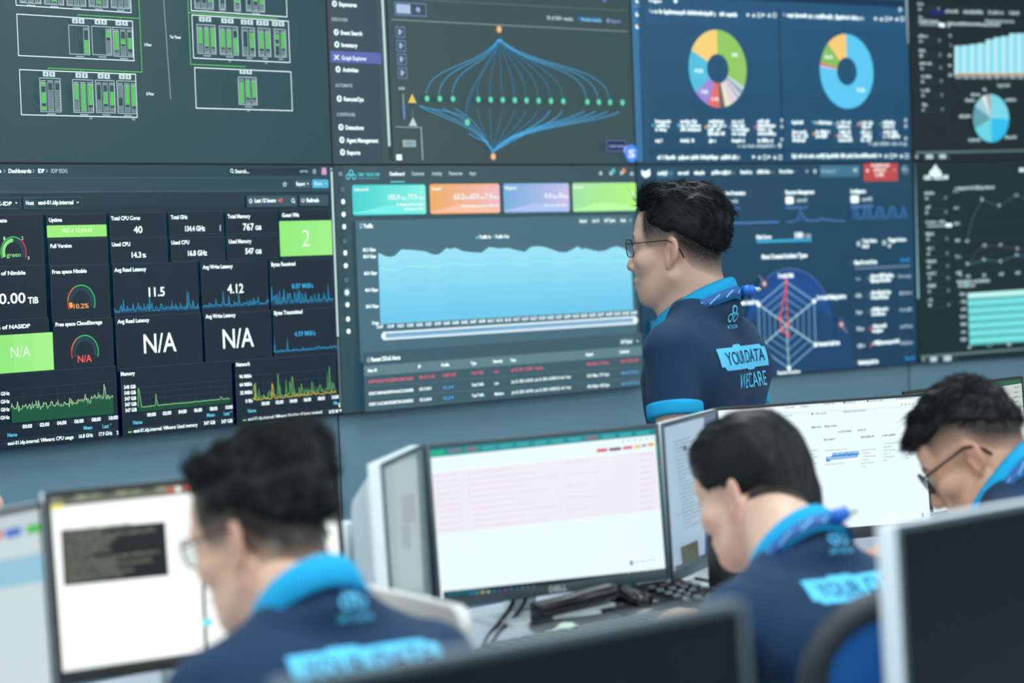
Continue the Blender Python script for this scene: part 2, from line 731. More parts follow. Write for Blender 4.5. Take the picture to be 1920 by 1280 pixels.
rack(467, 54, 492.5, 109, [G(.75, .8), G(.75, .8)])
rack(496.5, 56, 521, 110, [[(.05, .3, 'g'), (.45, .6, 'g')], G(.7, .75)])
rack(429, 145.5, 466, 199, [[(.05, 1, 'g')], G(.75, .8), G(.75, .8)])
S.text('A23', 150, 225, 156, 3.2, SOFT)
S.text('A21', 230, 227, 236, 3.2, SOFT)
S.text('A17', 411, 118.5, 416, 3.2, SOFT)
S.text('A15', 479, 122, 484, 3.2, SOFT)
S.text('A27', 446, 211, 451, 3.2, SOFT)
finish_panel(S, 0, 0, 'dark wall screen with green and white server rack plans, topmost at the left')

# ---------------------------------------------------------------- link graph (top, second)
S = wall_screen(1, 0)
S.bg((70, 92, 96))
S.rect(610, -60, 718, 303, (68, 84, 96))
S.rect(720, -60, 737, 303, (48, 64, 70))
S.line([(716, -10), (729.5, 274)], (200, 226, 228), 6)
S.line([(729.6, 276), (730.6, 300)], (60, 76, 80), 6)
MENU = [('Exposures', 635, 668, 11.5, 1), ('DISCOVER', 621, 651, 39, 0), ('Event Search', 638, 678, 65, 1), ('Inventory', 639, 669, 88, 1),
        ('Activities', 641, 670, 134.5, 1), ('AUTOMATE', 627, 659, 163, 0), ('RemoteOps', 643, 680, 189.5, 1),
        ('CONFIGURE', 629.5, 664, 217.5, 0), ('Detections', 646, 680, 243, 1), ('Agent Management', 647.5, 707, 267, 1), ('Reports', 648.5, 673, 290, 1)]
S.rr(619, 95.5, 714.5, 120, (98, 112, 184), 0.004)
S.text('Graph Explorer', 640, 112, 687, 7.5, WHITE, 0.0)
S.line([(626, 103), (634.5, 112)], WHITE, 2)
S.line([(634.5, 103), (626, 112)], WHITE, 2)
for tx, x0, x1, y, k in MENU:
    S.text(tx, x0, y, x1, 7.6 if k else 6, WHITE if k else SOFT, 0.02 if k else 0.0)
    if k:
        S.rr(x0 - 13.5, y - 10.5, x0 - 4, y + 1.5, WHITE, 0.008)
        S.rr(x0 - 11.2, y - 8, x0 - 6.2, y - 1.2, (74, 92, 104), 0.004)
        S.line([(x0 - 11, y - 4.5), (x0 - 7, y - 4.5)], WHITE, 1.2)
S.frame(736.5, 3.5, 797, 32, (120, 150, 200), 1.6)
S.rect(740, 7.5, 767, 26.5, (178, 200, 232))
S.disc(781, 18.5, 5.5, (120, 150, 210))
for q in (-2.5, 0, 2.5):
    S.line([(777, 18.5 + q), (785, 18.6 + q)], (190, 212, 245), 1.0)
S.line([(760, -1), (1172, 20.5)], (104, 124, 128), 1.6)
S.line([(731, 37), (1174, 59.5)], (150, 170, 172), 1.4)
S.text('20 of 300+ results', 1022, 36.5, 1071, 6.5, SOFT, 0.02)
S.rr(1079, 31.5, 1125.5, 41.5, (60, 120, 165), 0.004)
S.text('Partial results', 1087, 39.5, 1124, 6, (140, 205, 245), 0.02)
S.text('Export', 1142, 42.5, 1160, 6, (140, 160, 205), 0.02)
S.rect(1134, 35, 1139, 43, (140, 160, 205))
S.disc(1130, 0, 5, (110, 135, 200))
for x0, y0 in ((738, 50), (739.6, 75.5), (740.6, 101), (742, 126.5)):
    S.frame(x0, y0, x0 + 18, y0 + 21.5, (128, 150, 200), 1.5)
    S.rr(x0 + 5, y0 + 5, x0 + 10, y0 + 16, (170, 190, 225), 0.003)
    S.rect(x0 + 9, y0 + 8, x0 + 13, y0 + 12, (150, 172, 215))
S.text('50%', 743, 168.5, 755, 5, SOFT)
S.line([(751.5, 176), (752.6, 200)], (150, 170, 175), 3)
S.line([(752.8, 200), (754, 224)], (120, 150, 215), 4)
S.disc(752.6, 201, 4, (100, 130, 200))
S.poly([(761, 193), (776.5, 193.5), (768.5, 176)], (238, 208, 110))
S.line([(769, 205), (769.8, 221)], (100, 150, 180), 1.3)
S.poly([(762, 236), (778, 237), (770, 220.5)], (205, 220, 222))
S.line([(737.5, 238), (785, 239.5)], (170, 190, 190), 1.3)
S.line([(785, 238), (788, 300)], (170, 190, 190), 2.6)
S.rect(750, 262.5, 775.5, 276, (160, 180, 185))
S.poly([(752, 269), (763, 264.5), (774, 269.5), (763, 274)], (130, 165, 185))
S.rect(738.5, 290, 749, 300.5, WHITE)
NX = [(794, 185.5), (818, 185.5), (842.5, 186), (890, 187), (913, 187.5), (935.5, 188), (958, 188.5), (980, 189), (1002.5, 189.5), (1025.5, 190), (1048.5, 190.5),
      (1093.5, 191.5), (1115, 192), (1136, 192.5)]
BL = (84, 178, 232)
BL2 = (66, 128, 165)
AX, AY = 930, 74
BX, BY = 917, 286
for i, (x, y) in enumerate(NX):
    far = abs(x - 930) > 120
    if i < 3 or i > 10:
        sg = -1 if x < AX else 1
        S.curve((AX + sg * i * 0.15, AY), (AX + (x - AX) * 0.28, 128), (x - sg * 8, 120), (x, y - 9), BL, 1.3, 22)
    else:
        S.curve((AX, AY), (AX + (x - AX) * .35, 112), (x, 135), (x, y - 9), BL2, 1.7, 18)
S.curve((AX, AY), (918, 132), (868, 150), (868, 218), BL2, 1.8, 20)
S.curve((AX, AY + 2), (905, 130), (884, 148), (872, 200), BL2, 1.2, 20)
for i, (x, y) in enumerate(NX[3:] + [(1159, 193)]):
    if x > 1060:
        S.curve((x - 4, y + 17), (x - 40, 232), (950, 238), (BX, BY), BL, 1.5, 24)
    else:
        S.curve((x, y + 17), (x - (x - BX) * 0.1, 232), (BX + (x - BX) * .5, 245), (BX, BY), BL2 if x < 1010 else BL, 1.6, 18)
for x0, y0, w in ((780, 199, 1.3), (801, 204, 1.2), (823, 203, 1.2), (846, 204, 1.2)):
    S.curve((x0, y0), (x0 + 30, 220), (890, 232), (BX, BY), BL, w, 20)
S.curve((780, 199), (815, 210), (850, 208), (866, 222), BL, 1.2, 14)
S.curve((873, 250), (890, 265), (912, 262), (BX, BY), BL, 1.5, 14)
S.poly([(AX - 5, AY + 1), (AX + 5, AY), (AX + 3, AY + 6), (AX - 2, AY + 6)], BL)
for x, y in NX + [(1159, 193)]:
    S.disc(x, y, 6.6, (70, 150, 130))
    S.disc(x, y, 5.0, (112, 228, 188))
S.disc(868, 230, 6.6, (112, 220, 190))
for x, y in ((927.5, 56), (916.5, 294)):
    S.disc(x, y, 7, (226, 158, 104))
    S.disc(x, y, 5, (250, 200, 150))
S.rr(1128, 263.5, 1166, 284, (110, 120, 180), 0.004)
S.rr(1129.5, 265, 1164.5, 282.5, (52, 62, 92), 0.004)
S.text('Load more', 1133.5, 276.5, 1161, 5.5, (160, 175, 235))
S.disc(1166, 282, 8, (160, 180, 250))
S.rr(1163, 271, 1187, 305, (88, 150, 250), 0.03)
S.text('S', 1169, 295.5, 1182, 14, (225, 240, 255), 0.04)
finish_panel(S, 1, 0, 'wall screen showing a blue onion-shaped link graph beside a dark menu')

# ---------------------------------------------------------------- ring charts (top, third)
S = wall_screen(2, 0)
S.vgrad(1185, 308, 1712, -60, (44, 84, 112), (54, 100, 136), 6, False)
S.rect(1181, -60, 1205, 303, (66, 122, 160))
S.rect(1206, -60, 1210, 303, (50, 92, 124))
S.rect(1253, -20, 1696, 14, (38, 66, 92))
S.text('Pages', 1217, 4, 1240, 6, WHITE)
S.disc(1266, 2, 4, WHITE)
S.disc(1687, 18, 4.5, (190, 220, 230))
for y in (2, 27, 50):
    S.disc(1194, y, 4.2, WHITE)
    S.disc(1195.5, y - 1.2, 2.6, (66, 122, 160))
S.line([(1186, 11), (1200, 11.7)], (130, 180, 210), 1.2)
S.line([(1699, -20), (1703.2, 81)], (190, 218, 224), 6)
S.line([(1459, 15), (1468.5, 302)], (38, 68, 92), 3)
S.line([(1214, 283), (1706, 281)], (36, 66, 90), 1.6)


def donut(x, y, r0, r1, segs):
    for a0, a1, c in segs:
        S.arc(x, y, r0, r1, a0, a1, c)


donut(1344.5, 129, 27.5, 73, [(0, 117, (150, 205, 105)), (117, 123, (205, 225, 225)), (123, 126, (120, 170, 210)), (126, 132, (175, 180, 185)), (132, 136, (235, 230, 235)), (136, 139, (90, 140, 190)), (139, 145, (225, 225, 230)),
                            (145, 150, (235, 205, 225)), (150, 157, (215, 225, 215)), (157, 168, (238, 232, 205)), (168, 179, (110, 108, 100)), (179, 203, (228, 118, 118)), (203, 232, (160, 145, 220)), (232, 297, (92, 195, 225)),
                            (297, 360, (250, 215, 128))])
donut(1586, 134, 26, 70, [(0, 276, (100, 205, 245)), (276, 279, (215, 200, 235)), (279, 283, (225, 110, 130)), (283, 317, (140, 195, 100)), (317, 360, (252, 208, 128))])
for tx, x0, x1, y in (('35%', 1370, 1381, 106), ('19.2%', 1300, 1316, 136), ('7.6%', 1312, 1325, 175), ('7.1%', 1332, 1345, 189), ('8.61%', 1545, 1559, 110), ('76.2%', 1604, 1619, 172)):
    S.text(tx, x0, y, x1, 6, WHITE)


def icons(x, y, n=6, w=9.6, c=WHITE):
    for i in range(n):
        a = x + i * w
        k = i % 3
        if k == 0:
            S.poly([(a, y), (a + 5.5, y + 3), (a, y + 7)], c)
        elif k == 1:
            S.poly([(a, y + 7), (a + 6, y + 7), (a + 3, y)], c)
        else:
            S.frame(a, y, a + 7, y + 8, c, 1.3)


def para(x0, y, x1, h, n, dy, c=WHITE, k=None):
    for i in range(n):
        S.bars(x0, y + i * dy, x0 + (x1 - x0) * random.uniform(0.65, 1), h, c)
    if k:
        S.disc(x0 - 4, y + (n - 1) * dy * 0.5 - h / 2, 3, k)


S.bars(1220, 25, 1381, 8, WHITE)
icons(1398, 25)
S.bars(1473, 32, 1616, 8, WHITE)
icons(1637, 32)
S.bars(1230, 299, 1384, 8, WHITE)
icons(1408, 291)
S.bars(1482, 296.5, 1641, 8, WHITE)
icons(1645, 288.5)
S.rect(1214, 17, 1216, 24, SOFT)
S.rect(1465, 24, 1467, 31, SOFT)
for x0, x1, n, kc in ((1225, 1257, 3, (90, 190, 220)), (1272, 1316, 3, (90, 200, 230)), (1323, 1358, 4, (240, 170, 100)), (1368, 1402, 4, (150, 140, 220)), (1416, 1452, 4, (200, 120, 130))):
    para(x0, 231, x1, 7, n, 7.6, WHITE, kc)
    S.bars(x0, 267, x0 + (x1 - x0) * random.uniform(.3, .8), 7, WHITE)
S.bars(1378, 277, 1452, 6.5, SOFT)
S.disc(1457, 273, 5, SOFT)
for x0, x1, n, kc in ((1480, 1508, 1, (40, 100, 190)), (1524, 1556, 1, (90, 190, 230)), (1565, 1590, 2, (120, 180, 200)), (1608, 1636, 2, (240, 170, 100)), (1650, 1683, 2, (120, 180, 90))):
    para(x0, 233, x1, 7, n, 7.6, WHITE, kc)
for x0, x1, n, kc in ((1480, 1510, 3, (40, 80, 120)), (1524, 1552, 2, (240, 190, 100)), (1566, 1594, 3, (200, 110, 140)), (1608, 1636, 3, (60, 90, 170)), (1650, 1683, 2, (90, 110, 190))):
    para(x0, 251, x1, 7, n, 7.6, WHITE, kc)
S.bars(1619, 273, 1685, 6.5, SOFT)
for x, y in ((1459, 226), (1459, 238), (1459, 262), (1691, 226), (1691, 237), (1691, 260), (1690, 271)):
    S.disc(x, y, 3.6, SOFT)
finish_panel(S, 2, 0, 'blue wall screen with two colourful ring charts side by side')

# ---------------------------------------------------------------- dark statistics (top, right edge)
BK = (36, 58, 62)
S = wall_screen(3, 0)
S.bg(BK)


def field(x0, y, n):
    S.bars(x0, y, x0 + 8 + n, 6, SOFT)
    S.frame(x0 + 1, y + 1.5, x0 + 43, y + 11, (62, 80, 84), 1.4)
    S.bars(x0 + 1, y + 9.5, x0 + 7, 5.5, SOFT)
    S.disc(x0 + 39, y + 6, 2.6, (140, 165, 170))


S.rect(1773, 11, 1960, 34, (48, 62, 66))
S.rect(1744, 18, 1769, 29, (36, 58, 120))
for x0, x1, y in ((1772, 1796, 24), (1806, 1842, 25), (1853, 1882, 26), (1892, 1910, 27)):
    S.bars(x0, y, x1, 6.5, SOFT, 0.12)
field(1720, 10, 3)
S.bars(1721, 35, 1730, 6, SOFT)
S.bars(1722, 42, 1760, 6, SOFT)
S.line([(1723, 45.5), (1757, 46.5)], (140, 165, 170), 4)
S.disc(1762, 46.5, 4, WHITE)
S.disc(1767.5, 47.5, 4, WHITE)
for i, y in enumerate((70, 97, 121, 146, 172, 199)):
    field(1721.5 + i * 0.9, y, (10, 6, 14, 12, 9, 4)[i])
S.text('Inbound log trend over time', 1845, 42, 1899, 6, SOFT, 0.02)
S.bars(1774, 47, 1874, 6, SOFT)
for i in range(6):
    S.bars(1774 + i * .4, 51 + i * 18.4, 1781 + i * .4, 5.5, SOFT)
    S.line([(1785, 49 + i * 18.4), (1935, 52 + i * 17.6)], (52, 72, 76), 0.8)
HS = [56, 57, 59, 61, 68, 72, 74, 79, 79.5, 81]
for i, h in enumerate(HS):
    xa = 1787 + i * 14.6
    S.poly([(xa, 142.5), (xa + 7.6, 142.4), (xa + 7.6, 142.4 - h), (xa, 142.5 - h)], (186, 240, 250))
    S.poly([(xa + 7.6, 142.4), (xa + 14.8, 142.2), (xa + 14.8, 142.2 - h), (xa + 7.6, 142.4 - h)], (140, 222, 240))
S.poly([(1789, 142.5), (1935, 141.5), (1935, 137.5), (1789, 138)], (214, 160, 112))
for i in range(9):
    S.bars(1788 + i * 14.5, 147.5, 1799 + i * 14.5, 5, SOFT, 0.1)
S.text('Log trend', 1866, 163, 1889, 7, SOFT)
donut(1854, 222, 0.2, 45, [(0, 93, (125, 220, 235)), (93, 181, (60, 195, 240)), (181, 244, (115, 215, 230)), (244, 300, (104, 165, 178)), (300, 331, (160, 210, 218)), (331, 345, (226, 240, 236)), (345, 353, (170, 180, 178)), (353, 360, (200, 160, 155))])
for x0, x1, y in ((1838, 1846, 171), (1816, 1834, 180), (1806, 1824, 191), (1880, 1901, 190), (1794, 1816, 221), (1812, 1834, 265), (1880, 1901, 260)):
    S.bars(x0, y, x1, 6, SOFT, 0.1)
S.poly([(1712, 288.5), (1960, 283.5), (1960, 280), (1712, 284.5)], (104, 128, 132))
for x in (1729, 1752, 1774):
    S.line([(x, 288), (x + .2, 301)], (110, 132, 135), 1.2)
S.rr(1731, 290, 1745, 298, SOFT, 0.004)
S.rr(1756, 289.5, 1769, 297.5, SOFT, 0.004)
S.disc(1714, 294, 3, SOFT)
finish_panel(S, 3, 0, 'black wall screen with a pale blue bar chart above a pie chart')

# ---------------------------------------------------------------- service dashboard (bottom, first from the left)
S = wall_screen(0, 1)
S.vgrad(-70, 850, 645, 303, (30, 48, 58), (50, 72, 80), 6, False)  # background lightens upwards: ceiling reflection put into the colour
S.rect(-70, 306, 618, 334, (56, 82, 94))
S.rect(-70, 334, 618, 358.5, (58, 84, 96))
S.line([(-60, 334), (616, 333)], (76, 102, 112), 1)
S.line([(-60, 360), (617, 357.5)], (80, 106, 116), 1)
S.text('Home', -32, 323.5, 2, 7, WHITE, 0.02)
for x in (8, 62.5, 87.5):
    S.line([(x - 2, 317.5), (x + 1.3, 320.5), (x - 2, 323.5)], SOFT, 1.2)
S.text('Dashboards', 15, 324, 58, 7.4, WHITE, 0.02)
S.text('IDP', 70.5, 324, 82.5, 7.4, WHITE, 0.02)
S.text('IDP ESXi', 95, 324, 125, 7.4, SOFT, 0.0)
S.rect(427, 312, 579, 330.5, (48, 70, 78))
S.frame(427, 312, 579, 330.5, (72, 96, 104), 1)
S.arc(433.4, 320, 2.6, 3.8, 0, 360, WHITE)
S.line([(435, 322.5), (437, 325)], WHITE, 1.3)
S.text('Search...', 439.5, 324.5, 466, 6.8, WHITE, 0.01)
S.text('ctrl+k', 561, 323.5, 576, 5.2, SOFT, 0.01)
S.arc(588, 321.5, 3.2, 4.4, 0, 360, SOFT)
S.text('?', 586.8, 323.8, 589.4, 4.5, SOFT)
S.rr(601, 314, 611, 328, (205, 150, 190), 0.004)
S.line([(602.5, 326), (606, 317), (609.5, 326)], (235, 215, 235), 2)
S.poly([(616.5, 318.5), (622, 318.2), (619.3, 313)], SOFT)
S.line([(620, 321), (632.2, 631)], (196, 226, 228), 6)
S.line([(632.4, 634), (637.5, 764)], (96, 122, 128), 6)
S.poly([(634, 767.5), (639.5, 767), (637, 772.5)], WHITE)
S.line([(532, 341), (533.2, 344), (536, 344.2), (533.8, 346.2), (534.8, 349.4), (532, 347.6), (529.4, 349.6), (530.2, 346.4), (528, 344.4), (531, 344), (532, 341)], WHITE, 1)
S.line([(547.3, 340), (547.6, 352)], (84, 110, 120), 1)
S.rr(551, 337.5, 580.5, 352, (78, 104, 116), 0.003)
S.text('Export', 553.5, 347.8, 570, 6.2, WHITE, 0.02)
S.poly([(573, 343.5), (577, 343.4), (575, 346)], WHITE)
S.rr(583, 336.5, 614, 352.5, (88, 190, 226), 0.003)
S.text('Share', 587, 347.3, 602, 6.2, (205, 240, 252), 0.02)
S.poly([(607, 343), (611, 342.9), (609, 345.5)], (205, 240, 252))
S.frame(-60, 371, 37, 391.5, (76, 104, 114), 1)
S.text('C-IDP', -8, 385.5, 20, 7.2, WHITE, 0.02)
S.frame(41, 370, 151.5, 390.5, (76, 104, 114), 1)
S.rect(42, 371, 65, 390, (54, 78, 90))
S.text('Host', 46, 384, 61, 7.2, WHITE, 0.02)
S.text('esxi-01.idp.internal', 69, 383.5, 135, 7.4, WHITE, 0.02)
for x, y in ((28, 380.5), (143, 379.5), (532, 376.5), (605, 375.5)):
    S.line([(x - 2, y - 1.2), (x, y + 1), (x + 2, y - 1.3)], WHITE, 1.2)
S.rr(459.5, 367, 554.5, 387, (70, 96, 108), 0.003)
S.rr(558, 366, 612.5, 385.5, (70, 96, 108), 0.003)
S.arc(467, 377, 3, 4.2, 0, 360, WHITE)
S.line([(467, 375), (467, 377.4), (468.6, 377.4)], WHITE, 0.9)
S.text('Last 12 hours', 474.5, 379.5, 514, 7, WHITE, 0.025)
S.text('+07', 517, 379, 527, 6, (255, 130, 100), 0.02)
S.arc(546, 376, 2.8, 4, 0, 360, WHITE)
S.line([(548, 378.5), (550, 380.5)], WHITE, 1.3)
S.arc(564.5, 375.5, 2.8, 4, 30, 330, WHITE)
S.text('Refresh', 571.5, 379, 594.5, 7, WHITE, 0.025)

PB, PE = (35, 58, 68), (60, 84, 94)
GR = (150, 228, 140)
BLU = (70, 180, 232)


def pan(x0, y0, x1, y1, title=None, tx1=0, ty=0, tx0=None):
    S.rect(x0, y0, x1, y1, PB)
    S.frame(x0, y0, x1, y1, PE, 0.9)
    if title:
        S.text(title, x0 + 4.5 if tx0 is None else tx0, ty, tx1, 7.0, WHITE, 0.02)


def gauge(x, y, r, fill, fc, segs, k=118):
    S.arc(x, y, r * 0.66, r * 0.9, -k, k, (52, 76, 92))
    if fill > 0:
        S.arc(x, y, r * 0.66, r * 0.9, -k, -k + 2 * k * fill, fc)
    for a0, a1, c in segs:
        S.arc(x, y, r * 0.96, r * 1.03, -k + 2 * k * a0, -k + 2 * k * a1, c)


pan(-60, 404, 78.5, 498)
S.text('State', -12, 417, 9.5, 7, WHITE, 0.02)
gauge(21.5, 473, 29, 0.5, GR, ((0, .66, (80, 210, 110)), (.66, 1, (220, 80, 90))), 112)
S.text('green', 8.5, 482, 35, 8.2, GR, 0.0)
S.text('1', 2.5, 450, 6, 6, SOFT)
S.text('2', 36, 449.5, 40, 6, SOFT)
S.text('3', 47.5, 486.5, 51.5, 5.5, SOFT)
pan(83, 402, 195.5, 446.5, 'Uptime', 112, 416)
S.rect(83.3, 423, 196, 443, (160, 240, 130))
S.text('983 d 12:54:43', 112, 436, 168, 7.6, (214, 255, 200), 0.02)
pan(85.5, 450, 198.5, 494.5, 'Full Version', 130, 465)
pan(200, 399, 307.5, 443.5, 'Total CPU Cores', 258, 413, 203.5)
S.text('40', 246, 437, 262.5, 12.5, WHITE, 0.015)
pan(202, 448, 310, 491.5, 'Used CPU', 239.5, 462, 205)
S.text('14.3', 242, 483, 260, 9.8, WHITE, 0.02)
S.text('%', 262, 482.6, 269, 6.6, WHITE, 0.02)
pan(311, 397, 414, 439.5, 'Total GHz', 346.5, 411, 315)
S.text('134.4 GHz', 342, 433.5, 379.5, 9.2, WHITE, 0.02)
S.line([(407.5, 422), (407.8, 433)], WHITE, 1.4)
pan(314, 445, 417, 487, 'Used CPU', 349.5, 458.5, 316)
S.text('16.8 GHz', 347, 479.5, 383, 9.2, WHITE, 0.02)
pan(417, 396, 515.5, 438, 'Total Memory', 463.5, 409.5, 421)
S.text('767', 450, 432, 470.5, 12.5, WHITE, 0.015)
S.text('GiB', 473, 431, 484.5, 7.6, WHITE, 0.02)
pan(418.5, 443, 517.5, 483.5, 'Used Memory', 465.5, 456.5, 423)
S.text('547', 454, 476, 470, 10, WHITE, 0.02)
S.text('GiB', 473, 475.6, 484.5, 7.6, WHITE, 0.02)
pan(518, 394.5, 614.5, 482, 'Guest VMs', 554.5, 407, 522.5)
S.vgrad(519.5, 481, 615, 413, (150, 240, 130), (165, 245, 140), 4)
S.text('2', 560, 462.5, 575.5, 31, (236, 255, 236), -0.012)
pan(-60, 501, 81.5, 601)
S.text('Size of Nimble', -26, 517, 41.5, 7.2, WHITE, 0.02)
S.text('0.00', -8, 570, 41.5, 19, WHITE, 0.01)
S.text('TiB', 46, 569, 65.5, 11.5, WHITE, 0.015)
pan(86.5, 499.5, 201, 597, 'Free space Nimble', 156, 513.5, 91)
gauge(145.5, 566.5, 32, 0.1, (255, 180, 90), ((0, .12, (220, 70, 80)), (.12, .36, (225, 140, 70)), (.36, 1, (70, 200, 110))), 112)
S.text('10.2%', 131, 578.5, 159.5, 8.6, (255, 170, 110), 0.005)
pan(203.5, 496, 366.5, 593, 'Avg Read Latency', 267, 510, 207)
pan(368.5, 491.5, 496.5, 587, 'Avg Write Latency', 429, 504.5, 372.5)
pan(497.5, 488, 617.5, 581, 'Bytes Received', 546, 499.5, 501)


def noise(n, base, amp, spikes=(), p=0.25, seed=1):
    r = random.Random(seed)
    h = []
    for i in range(n):
        v = base + abs(r.gauss(0, 1)) * amp * 0.3
        if r.random() < p:
            v += amp * r.random()
        h.append(v)
    for i, v in spikes:
        h[int(i * (n - 1))] = v
    return h


S.spark(206.5, 587.5, 366, 580, noise(120, 1, 13, ((.11, 24), (.42, 30), (.86, 36), (.88, 33), (.93, 18)), .4, 3), BLU, (30, 82, 110), 1.1)
S.spark(372, 579, 496, 571, noise(100, 1.5, 9, ((.21, 18), (.32, 30), (.4, 22), (.55, 28), (.84, 17)), .3, 4), BLU, (30, 82, 110), 1.1)
S.spark(501, 572, 617, 566, noise(90, 0.5, 16, ((.02, 34), (.1, 20), (.21, 28), (.3, 20), (.38, 22), (.42, 24), (.46, 25), (.7, 18), (.85, 20), (.93, 34)), .3, 5), BLU, (30, 82, 110), 1.1)
S.text('11.5', 271, 556, 301, 16.5, WHITE, 0.015)
S.text('4.12', 418.5, 550, 448.5, 16.5, WHITE, 0.015)
S.text('8.87 MiB/s', 539, 541, 579, 8.6, BLU, 0.005)
pan(-60, 603, 87, 702)
S.text('Size of NASIDP', -26, 618.5, 48.5, 7.2, WHITE, 0.02)
S.vgrad(-58, 704, 90, 622.5, (140, 232, 122), (172, 248, 150), 4)
S.text('N/A', 12, 670.5, 49.5, 20, (232, 255, 228), -0.004)
pan(91, 601, 205.5, 693, 'Free space CloudStorage', 183, 612, 95.5)
gauge(150.5, 660, 31.5, 0, GR, ((0, .12, (220, 70, 80)), (.12, .36, (225, 140, 70)), (.36, 1, (70, 200, 110))), 108)
S.text('N/A', 137, 679.5, 163.5, 13, (255, 110, 100), 0.005)
pan(207, 594.5, 371, 684, 'Avg Read Latency', 271, 606.5, 211)
S.text('N/A', 261, 662, 322, 35, WHITE, 0.004)
pan(373, 588.5, 501.5, 674, 'Avg Write Latency', 432.5, 597, 376)
S.text('N/A', 409, 653, 467, 35, WHITE, 0.004)
pan(502, 582, 622.5, 665, 'Bytes Transmitted', 557.5, 590.5, 504.5)
S.text('4.59 MiB/s', 542.5, 630.5, 582, 8.6, BLU, 0.005)
S.spark(504.5, 662, 622, 653, noise(110, 1.5, 4, ((.01, 32), (.22, 27), (.45, 7), (.7, 8), (.9, 7)), .3, 6), BLU, (30, 82, 110), 1.1)
pan(-60, 705, 213, 838)
pan(215.5, 691, 428, 806, 'Memory', 243, 704.5, 216.5)
pan(430, 676, 621, 790, 'Network', 459, 687, 432.5)
GRY = (58, 80, 90)
for x0, y0, x1, y1, n, hh in ((10, 792, 201, 773, 5, 62), (247, 770, 419, 754, 5, 44), (462, 750, 618, 736.5, 4, 47)):
    for i in range(n):
        f = i / (n - 1)
        S.line([(x0, y0 - hh * f), (x1, y1 - hh * 0.96 * f)], GRY, 0.8)
    for i in range(6):
        x = x0 + (x1 - x0) * (i + .8) / 6
        y = y0 + (y1 - y0) * (i + .8) / 6
        S.line([(x, y), (x - hh * .04, y - hh * .98)], GRY, 0.8)
r = random.Random(11)
h = [22 + r.random() * 13 * math.sin(i * 1.7) ** 2 + abs(r.gauss(0, 5)) + 6 * (i > 100) - 5 * (i % 9 == 0) for i in range(130)]
h[1], h[2], h[34], h[92], h[118], h[119], h[117] = 36, 30, 38, 34, 58, 50, 40
S.spark(10, 792.5, 201, 775, h, (196, 240, 190), (44, 96, 74), 1.3)
h = [8 + r.random() * 1.6 for i in range(110)]
h[1], h[2], h[3] = 44, 40, 24
h[21], h[22] = 31, 16
h[98], h[99] = 14, 12
S.spark(247, 772, 419, 755, h, (150, 220, 150), (40, 86, 70), 1.3)
S.spark(462, 751, 618, 736.5, noise(110, 0.8, 20, ((.02, 30), (.04, 33), (.08, 22), (.31, 46), (.4, 34), (.48, 36), (.58, 24), (.71, 26), (.73, 24), (.9, 43), (.93, 52), (.96, 22), (.98, 20)), .22, 8), (130, 200, 120), None, 1.2)
S.spark(462, 751.5, 618, 737, noise(110, 0.8, 5, ((.03, 32), (.23, 30), (.24, 25), (.71, 10)), .2, 9), (240, 215, 90), None, 1.2)
for i in range(6):
    tx = ('00:00', '02:00', '04:00', '06:00', '08:00', '10:00')[i]
    S.text(tx, 30 + i * 32.2, 802.5 - i * 3.2, 48 + i * 32, 6.6, WHITE, 0.02)
    S.text(tx, 263.5 + i * 29.2, 780.5 - i * 2.8, 280 + i * 28.6, 6.4, WHITE, 0.02)
    S.text(tx, 478 + i * 26.2, 759.5 - i * 2.4, 493 + i * 25.7, 6.2, WHITE, 0.02)
for i, tx in enumerate(('548 GiB', '548 GiB', '547 GiB', '547 GiB', '547 GiB')):
    S.text(tx, 219 + i * .6, 729 + i * 10.8, 241 + i * .5, 6.4, WHITE, 0.02)
for i, tx in enumerate(('96 MiB/s', '64 MiB/s', '32 MiB/s', '0 B/s')):
    S.text(tx, (435, 435.5, 436.5, 446.5)[i], 709 + i * 15.2, 458 + i * .6, 6.2, WHITE, 0.02)
for i, tx in enumerate(('48 GHz', '32 GHz', '24 GHz', '16 GHz')):
    S.text(tx, -24, 742 + i * 15, 4.5, 6.4, WHITE, 0.02)
CY = (110, 205, 236)
S.text('Name', 0, 818.5, 18, 6.8, CY, 0.02)
S.text('Mean', 142.5, 805, 159, 6.6, CY, 0.02)
S.text('Last *', 178, 802, 195, 6.6, CY, 0.02)
S.line([(-60, 829), (207, 803)], GRY, 0.9)
S.text('esxi-01.idp.internal: VMware: CPU usage', 0, 834, 124, 6.8, WHITE, 0.01)
S.text('16.8 GHz', 133.5, 820.5, 160, 6.6, WHITE, 0.015)
S.text('17.9 GHz', 171, 816.5, 196, 6.6, WHITE, 0.015)
S.text('2', 204, 813.5, 207.5, 6.4, WHITE)
S.text('Name', 235, 795, 252, 6.6, CY, 0.02)
S.text('Mean', 373, 781, 388, 6.4, CY, 0.02)
S.text('Last *', 405, 778, 420.5, 6.4, CY, 0.02)
S.line([(222, 803), (426, 784)], GRY, 0.9)
S.line([(225, 809.5), (232, 809)], (150, 230, 140), 2.4)
S.text('esxi-01.idp.internal: VMware: Used memory', 235.5, 810.5, 356, 6.6, WHITE, 0.01)
S.text('547 GiB', 367.5, 796, 388.5, 6.4, WHITE, 0.015)
S.text('547 GiB', 400, 793, 421, 6.4, WHITE, 0.015)
S.text('Name', 449.5, 773, 465, 6.2, CY, 0.02)
S.text('Me', 610.5, 758, 618, 6, CY, 0.02)
S.line([(437, 783), (617, 766)], GRY, 0.9)
S.line([(440, 787.5), (447, 787)], (150, 230, 140), 2.2)
S.text('esxi-01.idp.internal: VMware: Number of bytes received', 450, 788.5, 589, 6.2, WHITE, 0.008)
S.text('8.92 M', 601.5, 774.5, 618.5, 6, WHITE, 0.015)
